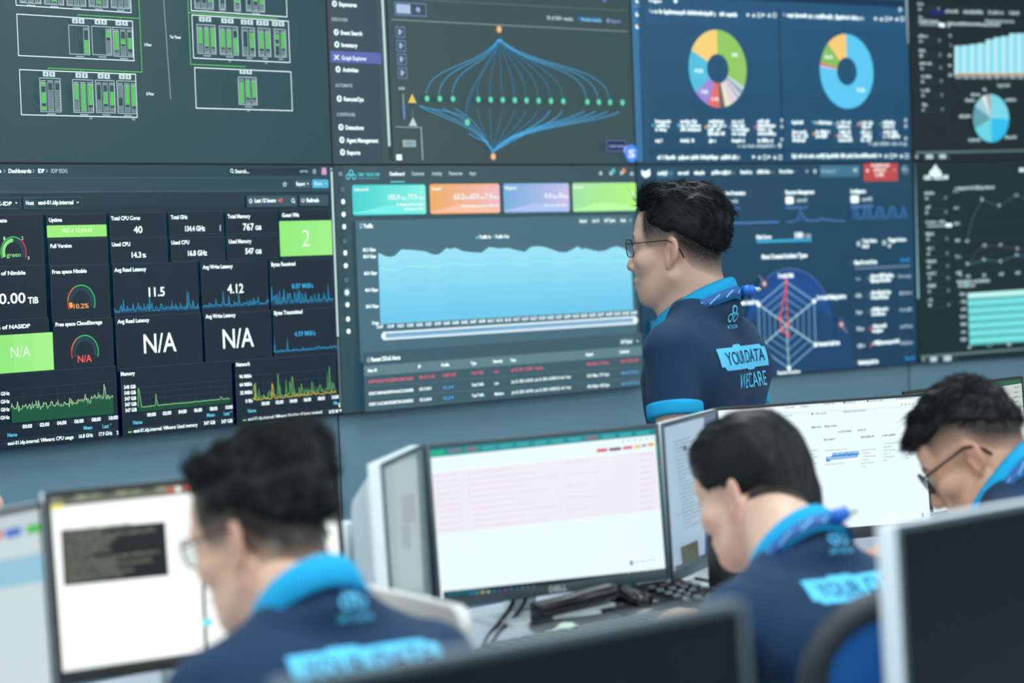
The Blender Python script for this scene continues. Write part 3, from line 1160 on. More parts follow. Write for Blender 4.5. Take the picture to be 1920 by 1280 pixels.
S.line([(620.2, 755), (620.8, 763)], WHITE, 2.6)
finish_panel(S, 0, 1, 'wall screen with two green number tiles and large N/A readings, lower left')

# ---------------------------------------------------------------- traffic dashboard (bottom, second)
S = wall_screen(1, 1)
S.vgrad(625, 780, 1210, 306, (58, 86, 98), (72, 96, 102), 5, False)
S.rect(622, 300, 661, 790, (62, 88, 96))
for q in (-2.6, 0, 2.6):
    S.line([(634.5, 326 + q), (641, 326 + q)], SOFT, 1)
LC = (96, 222, 240)


def logo(x, y, k, c):
    for dx, dy in ((0, -4.5), (-5.5, 3.2), (5.5, 3.2)):
        S.arc(x + dx * k, y + dy * k, 3.4 * k, 5.6 * k, 0, 360, c, 16)


logo(657.5, 328, 1.0, LC)
S.text('CMC TELECOM', 670, 330, 710.5, 5.6, LC, 0.01)
S.bars(670, 335.5, 710, 3, (80, 170, 190))
for tx, x0, x1, y, c in (('Dashboard', 730, 757.5, 329, WHITE), ('Customer', 771, 795, 328.6, SOFT), ('Activity', 808.5, 828, 328.4, SOFT), ('Resources', 841, 866, 328, SOFT), ('Apps', 879, 891, 327.8, SOFT)):
    S.text(tx, x0, y, x1, 6.4, c, 0.02)
S.line([(731, 341), (758, 340.6)], (120, 205, 230), 2.4)
for x, y in ((1125, 324), (1144, 324), (1164, 323.5), (1183, 325)):
    S.disc(x, y, 3.4, SOFT)
    S.rect(x - 3, y + 1, x + 3, y + 4, SOFT)
S.disc(1148.5, 320, 4.6, (90, 210, 205))
S.disc(1168, 320, 4.6, (240, 160, 115))


def card(x0, y0, x1, y1, ca, cb):
    S.rr(x0, y0, x1, y1, ca, 0.008)
    S.vgrad(x0 + 4, y1 - 0.6, x1 - 4, y0 + 0.8, ca, cb, 12)
    S.rr(x1 - 12, y0, x1, y1, cb, 0.008)
    n = 12
    top = [(x0 + 2 + (x1 - x0 - 4) * i / n, y1 - 3 - 10 * math.sin(math.pi * i / n) ** 2 - 6 * i / n) for i in range(n + 1)]
    c = tuple(min(255, int((ca[k] + cb[k]) / 2 + 14)) for k in range(3))
    a = [S.P(*p) for p in top]
    b = [S.P(p[0], y1 - 1) for p in top]
    S.raw(b + a, [(i, i + 1, n + 2 + i, n + 1 + i) for i in range(n)], c)


card(658, 346.5, 797.5, 401.5, (80, 214, 214), (140, 246, 232))
card(803, 345, 936, 399, (240, 178, 110), (246, 190, 200))
card(941, 344, 1066, 397, (125, 180, 226), (205, 195, 238))
card(1070.5, 343, 1191.5, 395, (165, 232, 170), (182, 250, 135))
PALE = (240, 253, 252)
for tx, x0, x1, y in (('Inbound', 662, 688, 358), ('Attack', 806, 826, 356.5), ('Mitigation', 944, 966, 355), ('Event', 1073, 1091, 353.5)):
    S.text(tx, x0, y, x1, 5.6, PALE, 0.02)
S.text('103.9', 725, 374.5, 747, 9.5, PALE, 0.02)
S.text('Gbps', 749, 374.2, 759.5, 5.6, PALE, 0.01)
S.text('77.9', 762, 373.8, 779, 9.5, PALE, 0.02)
S.text('Gbps', 781, 373.4, 793, 5.6, PALE, 0.01)
S.bars(741, 386, 792, 5, PALE)
S.bars(755, 394, 791, 4.5, PALE)
S.text('63.2', 848, 373.5, 868, 9.5, PALE, 0.02)
S.text('Gbps', 868.5, 373.2, 878, 5.5, PALE)
S.text('63.9', 878.5, 373, 894, 9.5, PALE, 0.02)
S.text('Gbps', 895, 372.8, 905, 5.5, PALE)
S.text('7.9', 906, 372.6, 920, 9.5, PALE, 0.02)
S.text('Mbps', 921, 372.4, 932, 5.5, PALE)
S.bars(859, 388.5, 931, 4.5, PALE)
S.text('9.4', 1018, 371.5, 1030, 9, PALE, 0.02)
S.text('Gbps', 1031, 371.2, 1043, 5.5, PALE)
S.text('3', 1044, 371, 1050, 9, PALE, 0.02)
S.text('Mbps', 1051, 370.8, 1062, 5.5, PALE)
S.bars(1018, 387, 1060, 4.5, PALE)
S.text('5', 1179, 368.5, 1184.5, 9, PALE, 0.02)
for i, y in enumerate((355, 378, 402, 425, 452, 474, 498, 525, 548, 571, 598, 621)):
    x = 638.5 + i * 0.95
    if i == 8:
        S.disc(x, y, 8.5, (104, 140, 152))
    if i in (0, 4, 7):
        S.disc(x, y, 4.2, (120, 145, 150))
        S.disc(x, y, 2.4, (64, 90, 98))
    elif i in (1, 3, 5, 8):
        S.rr(x - 3.4, y - 4.4, x + 3.4, y + 4.6, WHITE, 0.004)
    else:
        S.disc(x, y, 4.8, WHITE)
S.rect(661.5, 413.5, 1190, 640, (82, 118, 132))
S.frame(669.5, 419.5, 674.8, 428.5, SOFT, 1.2)
S.line([(670.5, 427), (672, 424), (673.5, 425.5)], SOFT, 1)
S.text('Traffic', 676.5, 427.5, 694.5, 7.4, WHITE, 0.03)
for tx, x0, x1, y in (('Inbound', 1080, 1097, 417), ('Last 1h', 1104, 1120, 416.5), ('All Types', 1126, 1150, 416), ('Auto', 1156, 1170, 415.6)):
    S.rr(x0 - 1, y - 9, x1 + 1, y + 4, (98, 132, 142), 0.003)
    S.text(tx, x0 + 2, y, x1 - 2, 5.4, WHITE, 0.02)
S.disc(1177, 413, 2.4, SOFT)
S.line([(886.5, 445.5), (892, 445.3)], (120, 220, 245), 3)
S.text('Traffic In', 893, 447.5, 915, 6, WHITE, 0.025)
S.line([(917.5, 444.5), (922, 444.4)], (100, 225, 235), 2)
S.text('Traffic Out', 923, 446.8, 949, 6, WHITE, 0.025)
for tx, x, y in (('83.2 Gbps', 675, 471.5), ('80.0 Gbps', 675.5, 484), ('60.0 Gbps', 677, 515.5), ('40.0 Gbps', 678.5, 547), ('20.0 Gbps', 680, 577.5)):
    S.text(tx, x, y, x + 24, 6, WHITE, 0.025)
    S.line([(704, y - 2.5), (1175, y - 12 - (y - 471) * .13)], (98, 132, 144), 0.8)
S.text('0 bps', 691.5, 608.5, 704, 6, WHITE, 0.025)
TOP = [(703, 474), (712, 478), (718, 481), (729, 481.5), (736, 478), (746, 467.5), (770, 469), (790, 471), (805, 477), (815, 477.5), (822, 473), (831, 465), (838, 467), (847, 464.5), (862, 471), (880, 473),
       (897, 474), (904, 468), (911, 463), (930, 466), (947, 465), (962, 469), (978, 472.5), (984, 467), (990, 463), (1000, 461.5), (1010, 462), (1024, 466), (1042, 472.5), (1056, 473), (1066, 468), (1077, 462.5), (1085, 467), (1092, 465.5),
       (1104, 469), (1117, 471.5), (1130, 469.5), (1140, 464), (1150, 462), (1162, 465), (1170, 470), (1176.5, 477)]
BA, BZ = (707, 607.5), (1181, 581)


def area(top, c0, c1):
    n = len(top)
    bot = [(BA[0] + (BZ[0] - BA[0]) * (p[0] - 703) / 473.5, BA[1] + (BZ[1] - BA[1]) * (p[0] - 703) / 473.5) for p in top]
    K = 8
    for k in range(K):
        f0, f1 = k / K, (k + 1) / K
        c = tuple(int(c0[i] + (c1[i] - c0[i]) * (k + .5) / K) for i in range(3))
        a = [S.P(bot[i][0] + (top[i][0] - bot[i][0]) * f0, bot[i][1] + (top[i][1] - bot[i][1]) * f0) for i in range(n)]
        b = [S.P(bot[i][0] + (top[i][0] - bot[i][0]) * f1, bot[i][1] + (top[i][1] - bot[i][1]) * f1) for i in range(n)]
        S.raw(a + b, [(i, i + 1, n + i + 1, n + i) for i in range(n - 1)], c, k == 0)


area(TOP, (112, 204, 240), (160, 232, 250))
LN = [(704, 503), (722, 507), (738, 506.5), (752, 501), (770, 498.5), (790, 499.5), (812, 500), (826, 495.5), (850, 494.5), (880, 497), (905, 496), (940, 492), (975, 496), (985, 493), (1010, 489.5), (1035, 493), (1060, 493), (1078, 488.5),
      (1100, 488), (1125, 491), (1150, 489), (1164, 488.5), (1176.8, 497)]
S.line(LN, (148, 240, 248), 2.4)
for i in range(30):
    f = i / 29
    x = 706.5 + (1179 - 706.5) * f ** 0.94
    y = 613.5 + (587 - 613.5) * (x - 706.5) / 472.5
    mm = (15 * 60 + 47 + i * 2)
    S.line([(x, y - 7.5), (x, y - 5.5)], SOFT, 1)
    S.text('%d:%02d' % (mm // 60, mm % 60), x - 6, y + 2.2, x + 6, 5.6, WHITE, 0.02)
S.poly([(708, 622), (1181.5, 592), (1184, 607.5), (709.5, 638)], (220, 240, 248))
S.poly([(711, 626), (1179, 596.5), (1180.5, 603), (712, 633.5)], (118, 170, 205))
S.poly([(711.5, 629.5), (800, 624.5), (860, 621.5), (1000, 611), (1179.5, 599.5), (1180.5, 603), (712, 633.5)], (140, 190, 222))
S.disc(709.5, 630, 6, (236, 250, 252))
S.disc(1181.5, 600, 7, (236, 250, 252))
S.rect(671, 661, 1197, 728, (74, 102, 114))
S.poly([(672.5, 686), (1193.5, 648), (1195, 665.5), (674, 705)], (104, 138, 148))
S.arc(681.5, 674.5, 3.4, 4.6, 0, 360, SOFT)
S.disc(681.5, 674.5, 1.6, SOFT)
S.text('Recent DDoS Alerts', 686.5, 677.5, 741, 7.6, WHITE, 0.025)
S.rr(1151, 634.5, 1178, 645.5, (98, 130, 138), 0.003)
S.text('All Types', 1154, 643.5, 1175, 5.4, WHITE, 0.02)
S.disc(1185, 639, 2.4, SOFT)
RD = (232, 116, 136)
CYB = (100, 180, 232)
for tx, x0, x1, y in (('Alert ID', 679, 697, 697.5), ('IP', 774, 779, 690), ('Profile', 817.5, 832, 687), ('Type', 872.5, 883, 683.5), ('Severity', 914.5, 932, 680), ('Time', 946.5, 957, 678), ('Impact', 1088, 1102, 667), ('Customer', 1151, 1170, 662)):
    S.text(tx, x0, y, x1, 5.6, WHITE, 0.025)
ROWS = (((RD, RD, RD, RD), 718.5, ('EVENT-DAD7A11FACDEEBTDC8BF2TH016D', '203.167.11.155', 'DCNET_HCM', 'Total Traffic', 'Low', 'Jun 23, 2025 16:28:00 - Ongoing', '608.6 Mbps / 318 Kpps', 'CMC-TT-DDI-01-DET'), 1.0),
        ((WHITE, CYB, WHITE, CYB), 740.5, ('EVENT-5849ABA5B959AA6A5CC2ABAE8B', '103.15.50.4', 'mb_prod', 'Total Traffic', 'Low', 'Jun 23, 2025 16:23:00 - Jun 23, 2025 16:28:00 (14 min 7 sec)', '534.7 Mbps / 75.7 Kpps', 'CMC-INTETI-SOC'), 0),
        ((WHITE, CYB, WHITE, CYB), 760.5, ('EVENT-216C5A0D9B2B0ETB4C26DBE20C', '103.15.48.49', 'mb_prod', 'Total Traffic', 'Medium', 'Jun 23, 2025 16:07:00 - Jun 23, 2025 16:28:00 (21 min 7 sec)', '403.0 Mbps / 402 Kpps', 'CMC-INTETI-SOC'), 0))
for (cc, y, t, o) in ROWS:
    S.text(t[0], 681, y, 764.5, 5.6, cc[0], 0.015)
    S.text(t[1], 775.5, y - 8.5, 804.5 if o else 798, 5.6, cc[0], 0.015)
    S.text(t[2], 819.5, y - 12.2, 844 if o else 839, 5.6, cc[1], 0.015)
    S.text(t[3], 873, y - 16.5, 896, 5.4, cc[2], 0.015)
    S.text(t[4], 916, y - 19.8, 924 if len(t[4]) < 4 else 933, 5.4, cc[2], 0.015)
    S.text(t[5], 947.5, y - 22.5, 1007 if o else 1059, 5.2, cc[2], 0.012)
    S.text(t[6], 1089.5, y - 33.5, 1131, 5.2, cc[2], 0.012)
    S.text(t[7], 1152.5, y - 38.5, 1187, 5.2, cc[3], 0.012)
for d in (706, 728, 749):
    S.line([(674, d + 18), (1197, d - 20)], (90, 122, 132), 0.9)
finish_panel(S, 1, 1, 'wall screen with four coloured cards above a big light blue traffic chart')

# ---------------------------------------------------------------- incident dashboard (bottom, third)
S = wall_screen(2, 1)
S.vgrad(1195, 725, 1722, 300, (40, 74, 100), (50, 84, 106), 5, False)
S.poly([(1202, 318), (1206, 321), (1211, 321), (1218, 316.5), (1219, 328), (1211, 334.5), (1203, 328)], WHITE)
S.rr(1230, 317.5, 1263.5, 334, (62, 104, 130), 0.003)
for x0, x1, y in ((1233, 1252, 328), (1271, 1291, 327.6), (1301, 1323, 327.2), (1334, 1369, 326.6), (1387, 1409, 326), (1419, 1444, 325.4), (1461, 1485, 324.8)):
    S.bars(x0, y, x1, 7.4, WHITE, 0.12)
for x, y in ((1257, 325), (1374, 324), (1448, 323), (1488, 322)):
    S.line([(x - 2, y - 1), (x, y + 1.2), (x + 2, y - 1)], SOFT, 1.2)
S.disc(1512, 321, 2.6, SOFT)
S.disc(1527, 321, 4, SOFT)
S.rr(1536, 310.5, 1611, 331, (76, 126, 154), 0.003)
S.text('Search', 1546, 323.5, 1566, 6, (160, 200, 220))
S.arc(1541, 320.5, 2, 3.2, 0, 360, SOFT)
S.bars(1595, 322.5, 1609, 7, SOFT)
S.rect(1617.5, 305.2, 1682.5, 339, (192, 86, 86))
for i, (x0, x1) in enumerate(((1630, 1666), (1637, 1660), (1640, 1656))):
    S.bars(x0, 312.5 + i * 9, x1, 7, (255, 235, 232), 0.15)
S.disc(1625, 320, 3.2, (255, 235, 232))
S.line([(1674, 318), (1676, 320), (1678, 318)], (255, 225, 222), 1.2)
S.arc(1695, 318, 6.5, 8.8, 0, 360, (110, 160, 180))
S.bars(1691, 320, 1699, 6, SOFT)
for x0, x1, y, tx in ((1343, 1396, 366, 'Executive Protection'), (1471, 1525, 364, 'Exposure Management'), (1593, 1621, 362, 'Intelligence')):
    S.text(tx, x0, y, x1, 7, WHITE, 0.03)
    S.rr(x0, y + 5, x0 + 15, y + 18, WHITE, 0.004)
    S.bars(x0 + 21, y + 14.5, x0 + 40, 7, SOFT)
    S.bars(x0, y + 28, x0 + 42, 6.5, (92, 134, 188))
S.line([(1300, 420.5), (1459, 416)], (92, 138, 196), 3)
S.spark(1472, 416, 1582, 414, [0, 0, .5, 3, 22, 10, 3, 1, 3, 1, 6, 4, 2, 2, 1, 0.5, 0, 0], (84, 132, 190), (56, 92, 130), 2.6)
PU = []
for i in range(5):
    PU += [22, 22, 22, 21, 8, 1, 1, 8] if i < 4 else [22, 22, 8, 0]
S.spark(1595, 411.5, 1699, 409, PU, (84, 132, 190), (56, 98, 140), 2)
S.text('Risk Score', 1416, 448, 1444, 7, WHITE, 0.03)
S.text('100', 1488, 446, 1503, 10, WHITE, 0.03)
S.text('/100', 1505, 446, 1518, 7, SOFT, 0.02)
S.line([(1416, 453), (1519, 449.5)], (70, 180, 220), 5)
S.text('Most Created Incident Types', 1426, 485.5, 1511, 8, WHITE, 0.03)
S.disc(1607, 457, 5, SOFT)
S.text('Total Alerts', 1614, 455, 1641, 6.5, WHITE, 0.03)
S.bars(1614, 465, 1627, 7.5, WHITE)
S.disc(1655, 455, 5, SOFT)
S.text('Flagged Alerts', 1663, 453, 1696, 6.5, WHITE, 0.03)
S.bars(1663, 463, 1667, 7, WHITE)
# globe with the incident web
c0 = S.P(1478, 604)
mp = S.mpp(1478, 604)
RR = 112 * mp
K = 28
pts = [(c0[0] + RR * math.cos(math.pi * k / K), c0[1] - 0.02 + RR * math.sin(math.pi * k / K)) for k in range(K + 1)]
for k in range(6):
    f = 1 - k * 0.16
    q = [(p[0], c0[1] - 0.02 + (p[1] - c0[1] + 0.02) * f) for p in pts]
    S.raw(q, [tuple(range(len(q)))], ((34, 82, 148), (38, 88, 152), (40, 88, 148), (40, 84, 136), (40, 80, 122), (40, 78, 112))[k])
S.poly([(1386, 612), (1592, 602), (1597, 690), (1395, 702)], (40, 80, 116))
S.line_uv(pts[5:24], 2.6 * mp, (84, 120, 162))
CX, CY0 = 1470.5, 608
VX = [(1470, 528), (1523, 564.5), (1525.5, 646), (1475.5, 690), (1421, 652), (1418.5, 571)]
WEB = (128, 176, 208)
for k in range(1, 6):
    f = k / 5
    p = [(CX + (x - CX) * f, CY0 + (y - CY0) * f) for x, y in VX]
    S.line(p + [p[0]], WEB if k == 5 else (104, 152, 186), 3.2)
for x, y in VX[1:]:
    S.line([(CX, CY0), (x, y)], (176, 220, 232), 2.6)
    S.disc(x, y, 4.4, WHITE)
S.line([(1470, 530), (1458.5, 597), (1461, 618), (1472.5, 627), (1472, 608), (1470, 530)], (226, 96, 104), 3)
for x, y in ((1470, 528), (1458, 597), (1461.5, 619), (1473, 628), (1472.5, 608)):
    S.disc(x, y, 4.2, (244, 116, 116))
for tx, x0, x1, y in (('Security Risk', 1455, 1484, 521), ('Credential Phishing Incident', 1527, 1582, 562), ('Account Incidents', 1529, 1570, 648.5), ('Exploited Incident', 1454, 1496, 704), ('Data Incident', 1381, 1418, 571.5)):
    S.text(tx, x0, y, x1, 8, WHITE, 0.04)
for x, y, dx, dy in ((1428.5, 532, -10, -16), (1572.5, 608, 10, 16)):
    for r_, c in ((13, (62, 84, 118)), (9, (88, 92, 118)), (6, (130, 104, 116))):
        S.disc(x, y, r_, c)
    S.line([(x, y), (x + dx, y + dy)], (180, 170, 176), 1.6)
    S.disc(x, y, 3.6, (252, 222, 214))
S.text('Most Recent Alerts', 1597, 496, 1639, 7.5, WHITE, 0.04)
S.text('View All', 1682, 491, 1700, 7, (50, 150, 220), 0.03)
S.line([(1597, 503.5), (1701, 498.5)], (110, 134, 158), 4)
for i in range(5):
    y = 523 + i * 31.3
    S.bars(1598 + i * .8, y + 3, 1608 + i * 2, 7.5, SOFT)
    S.disc(1624 + i * 0.8, y - 1, 3, ((90, 150, 170), (80, 140, 160), (80, 140, 160), (220, 80, 100), (190, 110, 80))[i])
    for j in range(2 if i < 4 else 1):
        S.bars(1627 + i * .8, y - 2 + j * 8.5, (1671, 1666, 1660, 1656, 1681)[i] - j * 6, 7.5, WHITE, 0.1)
    S.bars(1679 + i * 0.8, y - 2, 1703 + i * .6, 7, (160, 185, 200), 0.1)
    S.line([(1600, y + 17), (1704, y + 12.5)], (60, 88, 112), 1)
S.text('Monitoring Incidents', 1603, 683, 1640, 7.5, WHITE, 0.04)
S.text('View All', 1689, 675, 1707, 7, (50, 150, 220), 0.03)
S.rr(1335, 478, 1344, 520, (110, 150, 180), 0.003)
S.rr(1213, 601, 1240, 632, (60, 110, 140), 0.003)
S.line([(1711, 304), (1715.8, 560)], (150, 205, 222), 7)
finish_panel(S, 2, 1, 'blue wall screen with a red and white spider web chart, right of the standing man')

# ---------------------------------------------------------------- dark statistics (bottom, right edge)
S = wall_screen(3, 1)
S.bg((40, 62, 66))


def logo2(x, y, k, c):
    S.poly([(x - 10 * k, y + 8 * k), (x - 10 * k, y + 2 * k), (x - 5 * k, y - 3 * k), (x, y - 11 * k), (x + 5 * k, y - 3 * k), (x + 10 * k, y + 2 * k), (x + 10 * k, y + 8 * k)], c)
    for dx, dy in ((0, -3), (-4.5, 3), (4.5, 3)):
        S.disc(x + dx * k, y + dy * k, 2.2 * k, (38, 56, 60))


logo2(1753.5, 320, 1.1, WHITE)
S.text('CMC TELECOM', 1731.5, 336.5, 1777, 7.4, WHITE, 0.02)
S.bars(1911, 322, 1950, 10, WHITE, 0.1)
for i, y in enumerate((364.5, 391, 418, 441.5, 468.5, 492.5, 515, 538.5, 565)):
    if i == 2:
        S.bars(1735, y + 1, 1771, 6, SOFT)
        S.line([(1737, y + 6.5), (1772, y + 5)], (150, 175, 178), 4)
        S.disc(1775, y + 4, 4, WHITE)
        S.disc(1781, y + 4, 4, WHITE)
    else:
        field(1733 + i * 0.6, y, (10, 2, 0, 8, 6, 11, 9, 8, 0)[i])
S.bars(1789, 355.5, 1862, 6.5, SOFT, 0.1)
for i in range(6):
    S.bars(1786 + i * .9, 361 + i * 30.6, 1796 + i * .9, 6, SOFT)
    S.line([(1798, 359 + i * 30.6), (1955, 355 + i * 28.6)], (56, 74, 78), 0.9)
L1 = [(1810, 452), (1820, 410), (1838, 376), (1855, 381), (1871, 386), (1886, 376), (1902, 366.5), (1920, 374), (1940, 384)]
S.line(L1, (70, 104, 106), 2)
S.line([(1814, 492), (1828, 472), (1841, 462), (1871, 461), (1903, 468), (1940, 464)], (86, 84, 78), 2)
S.line([(1811, 497), (1842, 487), (1873, 490), (1903, 478), (1940, 482)], (66, 104, 112), 3)
for x, y in ((1810, 452), (1839, 374), (1871, 386), (1902, 366), (1842, 460), (1873, 459), (1903, 466), (1811, 495), (1842, 487), (1873, 490), (1903, 478)):
    S.bars(x - 2.5, y + 2, x + 3.5, 6, SOFT)
for x, y in ((1797, 516), (1811, 518), (1842, 516), (1873, 514), (1904, 512)):
    S.bars(x - 3, y + 2, x + 5, 5.5, SOFT)
S.bars(1791, 531.5, 1852, 6.5, SOFT, 0.1)
S.bars(1793, 538.5, 1825, 6, SOFT, 0.1)
S.disc(1808, 536, 3, (110, 220, 220))
for i in range(7):
    y = 549.5 + i * 14.1
    c = (196, 250, 246) if i == 0 else (126, 232, 232)
    xl = 1810.5 + i * 0.45
    S.poly([(xl, y), (1960, y - 9.5), (1960, y + 0.6), (xl, y + 9.3)], c)
    S.poly([(xl, y + 9.3), (1960, y + 0.6), (1960, y + 4), (xl, y + 13.3)], (96, 186, 184))
    S.bars(1796 + (i % 3), y + 4.5, 1808, 6, SOFT, 0.1)
for i in range(5):
    S.bars(1810 + i * 37, 653 - i * 2.6, 1817 + i * 37, 6, SOFT)
S.poly([(1720, 666.5), (1960, 648), (1960, 652.5), (1720, 671)], (104, 130, 134))
for x in (1735, 1760, 1787):
    S.line([(x, 669), (x, 680)], (110, 132, 135), 1.4)
S.rr(1739, 669, 1752, 677.5, SOFT, 0.004)
S.rr(1764, 667.5, 1779, 676, SOFT, 0.004)
S.disc(1726, 674, 4, (130, 150, 155))
finish_panel(S, 3, 1, 'black wall screen at the right with line charts above cyan striped bars')

# ================================================================== DESKS AND MONITORS
ZT = CAM_Z - 0.33          # top edge of the monitors
ZD = 0.80                  # desk top
RD_ = Vector((0.67, 0.742, 0)).normalized()
RN_ = Vector((0.742, -0.67, 0)).normalized()
M_desk = mat('desk_laminate_white', (214, 220, 232), 0.4, vary=0.02)
M_steel = mat('brushed_silver', (188, 198, 200), 0.38, metal=0.55, vary=0.04)
M_silver = mat('silver_plastic', (220, 230, 231), 0.4, vary=0.03)
M_grey = mat('slate_grey_plastic', (62, 80, 86), 0.42)
M_black = mat('black_plastic', (20, 24, 26), 0.4)
M_blackgloss = mat('black_gloss', (14, 17, 19), 0.22)
M_paper = mat('pale_green_paper', (222, 246, 222), 0.8)
M_cable = mat('black_rubber', (26, 30, 36), 0.5)
M_panelwhite = mat('warm_white_panel', (208, 210, 204), 0.5, vary=0.02)
M_off = mat('switched_off_glass', (9, 21, 27), 0.5, spec=0.1)


def row_desk(ref, s0, s1, back, front, label, group=None, feet=True):
    ref = Vector((ref[0], ref[1], 0))
    c = ref + RD_ * (s0 + s1) / 2
    t = empty('desk', (c.x, c.y, 0), label, 'desk', group)
    R = Matrix((RD_, -RN_, Vector((0, 0, 1)))).transposed()
    m = MB()
    m.box(ref + RD_ * (s0 + s1) / 2 + RN_ * (front - back) / 2 + Vector((0, 0, ZD - 0.0125)), (s1 - s0, front + back, 0.025), R, 0.004)
    m.build('desktop', M_desk, t)
    n = max(2, int((s1 - s0) / 1.1) + 1)
    for i in range(n):
        q = s0 + 0.08 + (s1 - s0 - 0.16) * i / (n - 1)
        m = MB()
        m.box(ref + RD_ * q + RN_ * (front - back) / 2 + Vector((0, 0, (ZD - 0.025) / 2)), (0.03, front + back - 0.1, ZD - 0.026), R, 0.003)
        m.build('leg', M_desk, t)
    m = MB()
    m.box(ref + RD_ * (s0 + s1) / 2 - RN_ * (back - 0.05) + Vector((0, 0, 0.5)), (s1 - s0 - 0.1, 0.018, 0.5), R)
    m.build('modesty_panel', M_desk, t)
    return t


row_desk((0.06, 4.32), -1.7, 2.6, 0.24, 0.5, 'long white desk carrying the lit monitors and keyboards', None)
row_desk((0.05, 2.12), -0.9, 1.75, 0.16, 0.55, 'white desk in front carrying the two dark monitors', None)


def monitor(TL, TR, h, name, label, case, tilt=4.0, bez=(0.009, 0.009, 0.009, 0.02), thick=0.014, bulge=0.045, group=None,
            bezel_mat=None, logo_text=None, stand=True, content=None, k=1.0, case_side=True):
    """TL, TR: upper corners of the front, h height; bez = left, right, top, bottom rims"""
    TL, TR = Vector(TL), Vector(TR)
    TR.z = TL.z
    u = (TR - TL)
    w = u.length
    u.normalize()
    n = u.cross(Vector((0, 0, 1)))
    a = math.radians(tilt)
    up = Vector((0, 0, 1)) * math.cos(a) - n * math.sin(a)
    nn = u.cross(up)
    O = TL - up * h
    cen = O + u * w / 2 + up * h / 2
    foot = cen - nn * 0.09
    t = empty(name, (foot.x, foot.y, ZD), label, 'monitor', group)
    R = Matrix((u, -nn, up)).transposed()
    m = MB()
    m.box(cen - nn * (thick / 2 + 0.0035), (w, thick, h), R, 0.003)
    b = bmesh.new()
    bmesh.ops.create_cube(b, size=1)
    for v in b.verts:
        s_ = 0.94 if v.co.y < 0 else 0.55
        v.co.x *= w * s_
        v.co.z *= h * s_
        v.co.y = v.co.y * bulge
    bmesh.ops.bevel(b, geom=list(b.edges), offset=0.02, segments=3, profile=0.6, affect='EDGES')
    m.bm(b, 0, True, Matrix.Translation(cen - nn * (thick + bulge / 2)) @ R.to_4x4())
    m.build('casing', case, t)
    m = MB()
    l, r, tp, bt = bez
    for (x0, x1, z0, z1) in ((0, l, 0, h), (w - r, w, 0, h), (l, w - r, h - tp, h), (l, w - r, 0, bt)):
        m.box(O + u * (x0 + x1) / 2 + up * (z0 + z1) / 2 - nn * 0.002, (x1 - x0, 0.005, z1 - z0), R, 0.0008, 0, 1)
    bz = m.build('bezel', bezel_mat or M_black, t)
    S_ = Screen(O + u * l + up * bt - nn * 0.0022, u[:], w - l - r, h - tp - bt, up=up[:], off=0.0, k=k, spec=0.4)
    if content:
        content(S_)
        S_.done('screen', t)
    else:
        m = MB()
        m.box(O + u * (l + w - r) / 2 + up * (bt + h - tp) / 2 - nn * 0.003, (w - l - r, 0.002, h - tp - bt), R)
        m.build('screen', M_off, t)
    if logo_text:
        v, f = glyphs(logo_text, 0.03)
        sc = bt * 0.5 / cap_h()
        lw = (v[:, 0].max() - v[:, 0].min()) * sc * 1.25
        q = [O + u * (w / 2 - lw / 2 + (p[0] - v[:, 0].min()) * sc * 1.25) + up * (bt * 0.24 + p[1] * sc) + nn * 0.0009 for p in v]
        m = MB()
        m.add(q, f)
        m.build('brand_lettering', mat('logo_silver', (205, 215, 218), 0.3, metal=0.2), bz)
    if stand:
        m = MB()
        base_z = ZD
        top = cen - nn * (thick + bulge)
        fx = Vector((foot.x, foot.y, 0)) - Vector((nn.x, nn.y, 0)).normalized() * 0.02
        nh = Vector((nn.x, nn.y, 0)).normalized()
        Rv = Matrix((u, -nh, Vector((0, 0, 1)))).transposed()
        zt = top.z + 0.03
        for s_ in (-1, 1):
            m.box(Vector((fx.x, fx.y, (base_z + zt) / 2)) + u * s_ * 0.024, (0.014, 0.022, zt - base_z - 0.004), Rv, 0.003)
        m.box(Vector((fx.x, fx.y, zt - 0.03)), (0.06, 0.024, 0.08), Rv, 0.004)
        m.box(Vector((fx.x, fx.y, base_z + 0.03)), (0.06, 0.022, 0.04), Rv, 0.004)
        m.build('stand_column', M_silver, t)
        m = MB()
        M = Matrix.Translation(Vector((fx.x, fx.y, base_z + 0.0005)) + nh * 0.05) @ Rv.to_4x4()
        m.prism(rrect(0.20, 0.16, 0.02, 5), M, 0.009)
        m.build('stand_foot', M_silver, t)
    return t


HUGE = 1.12


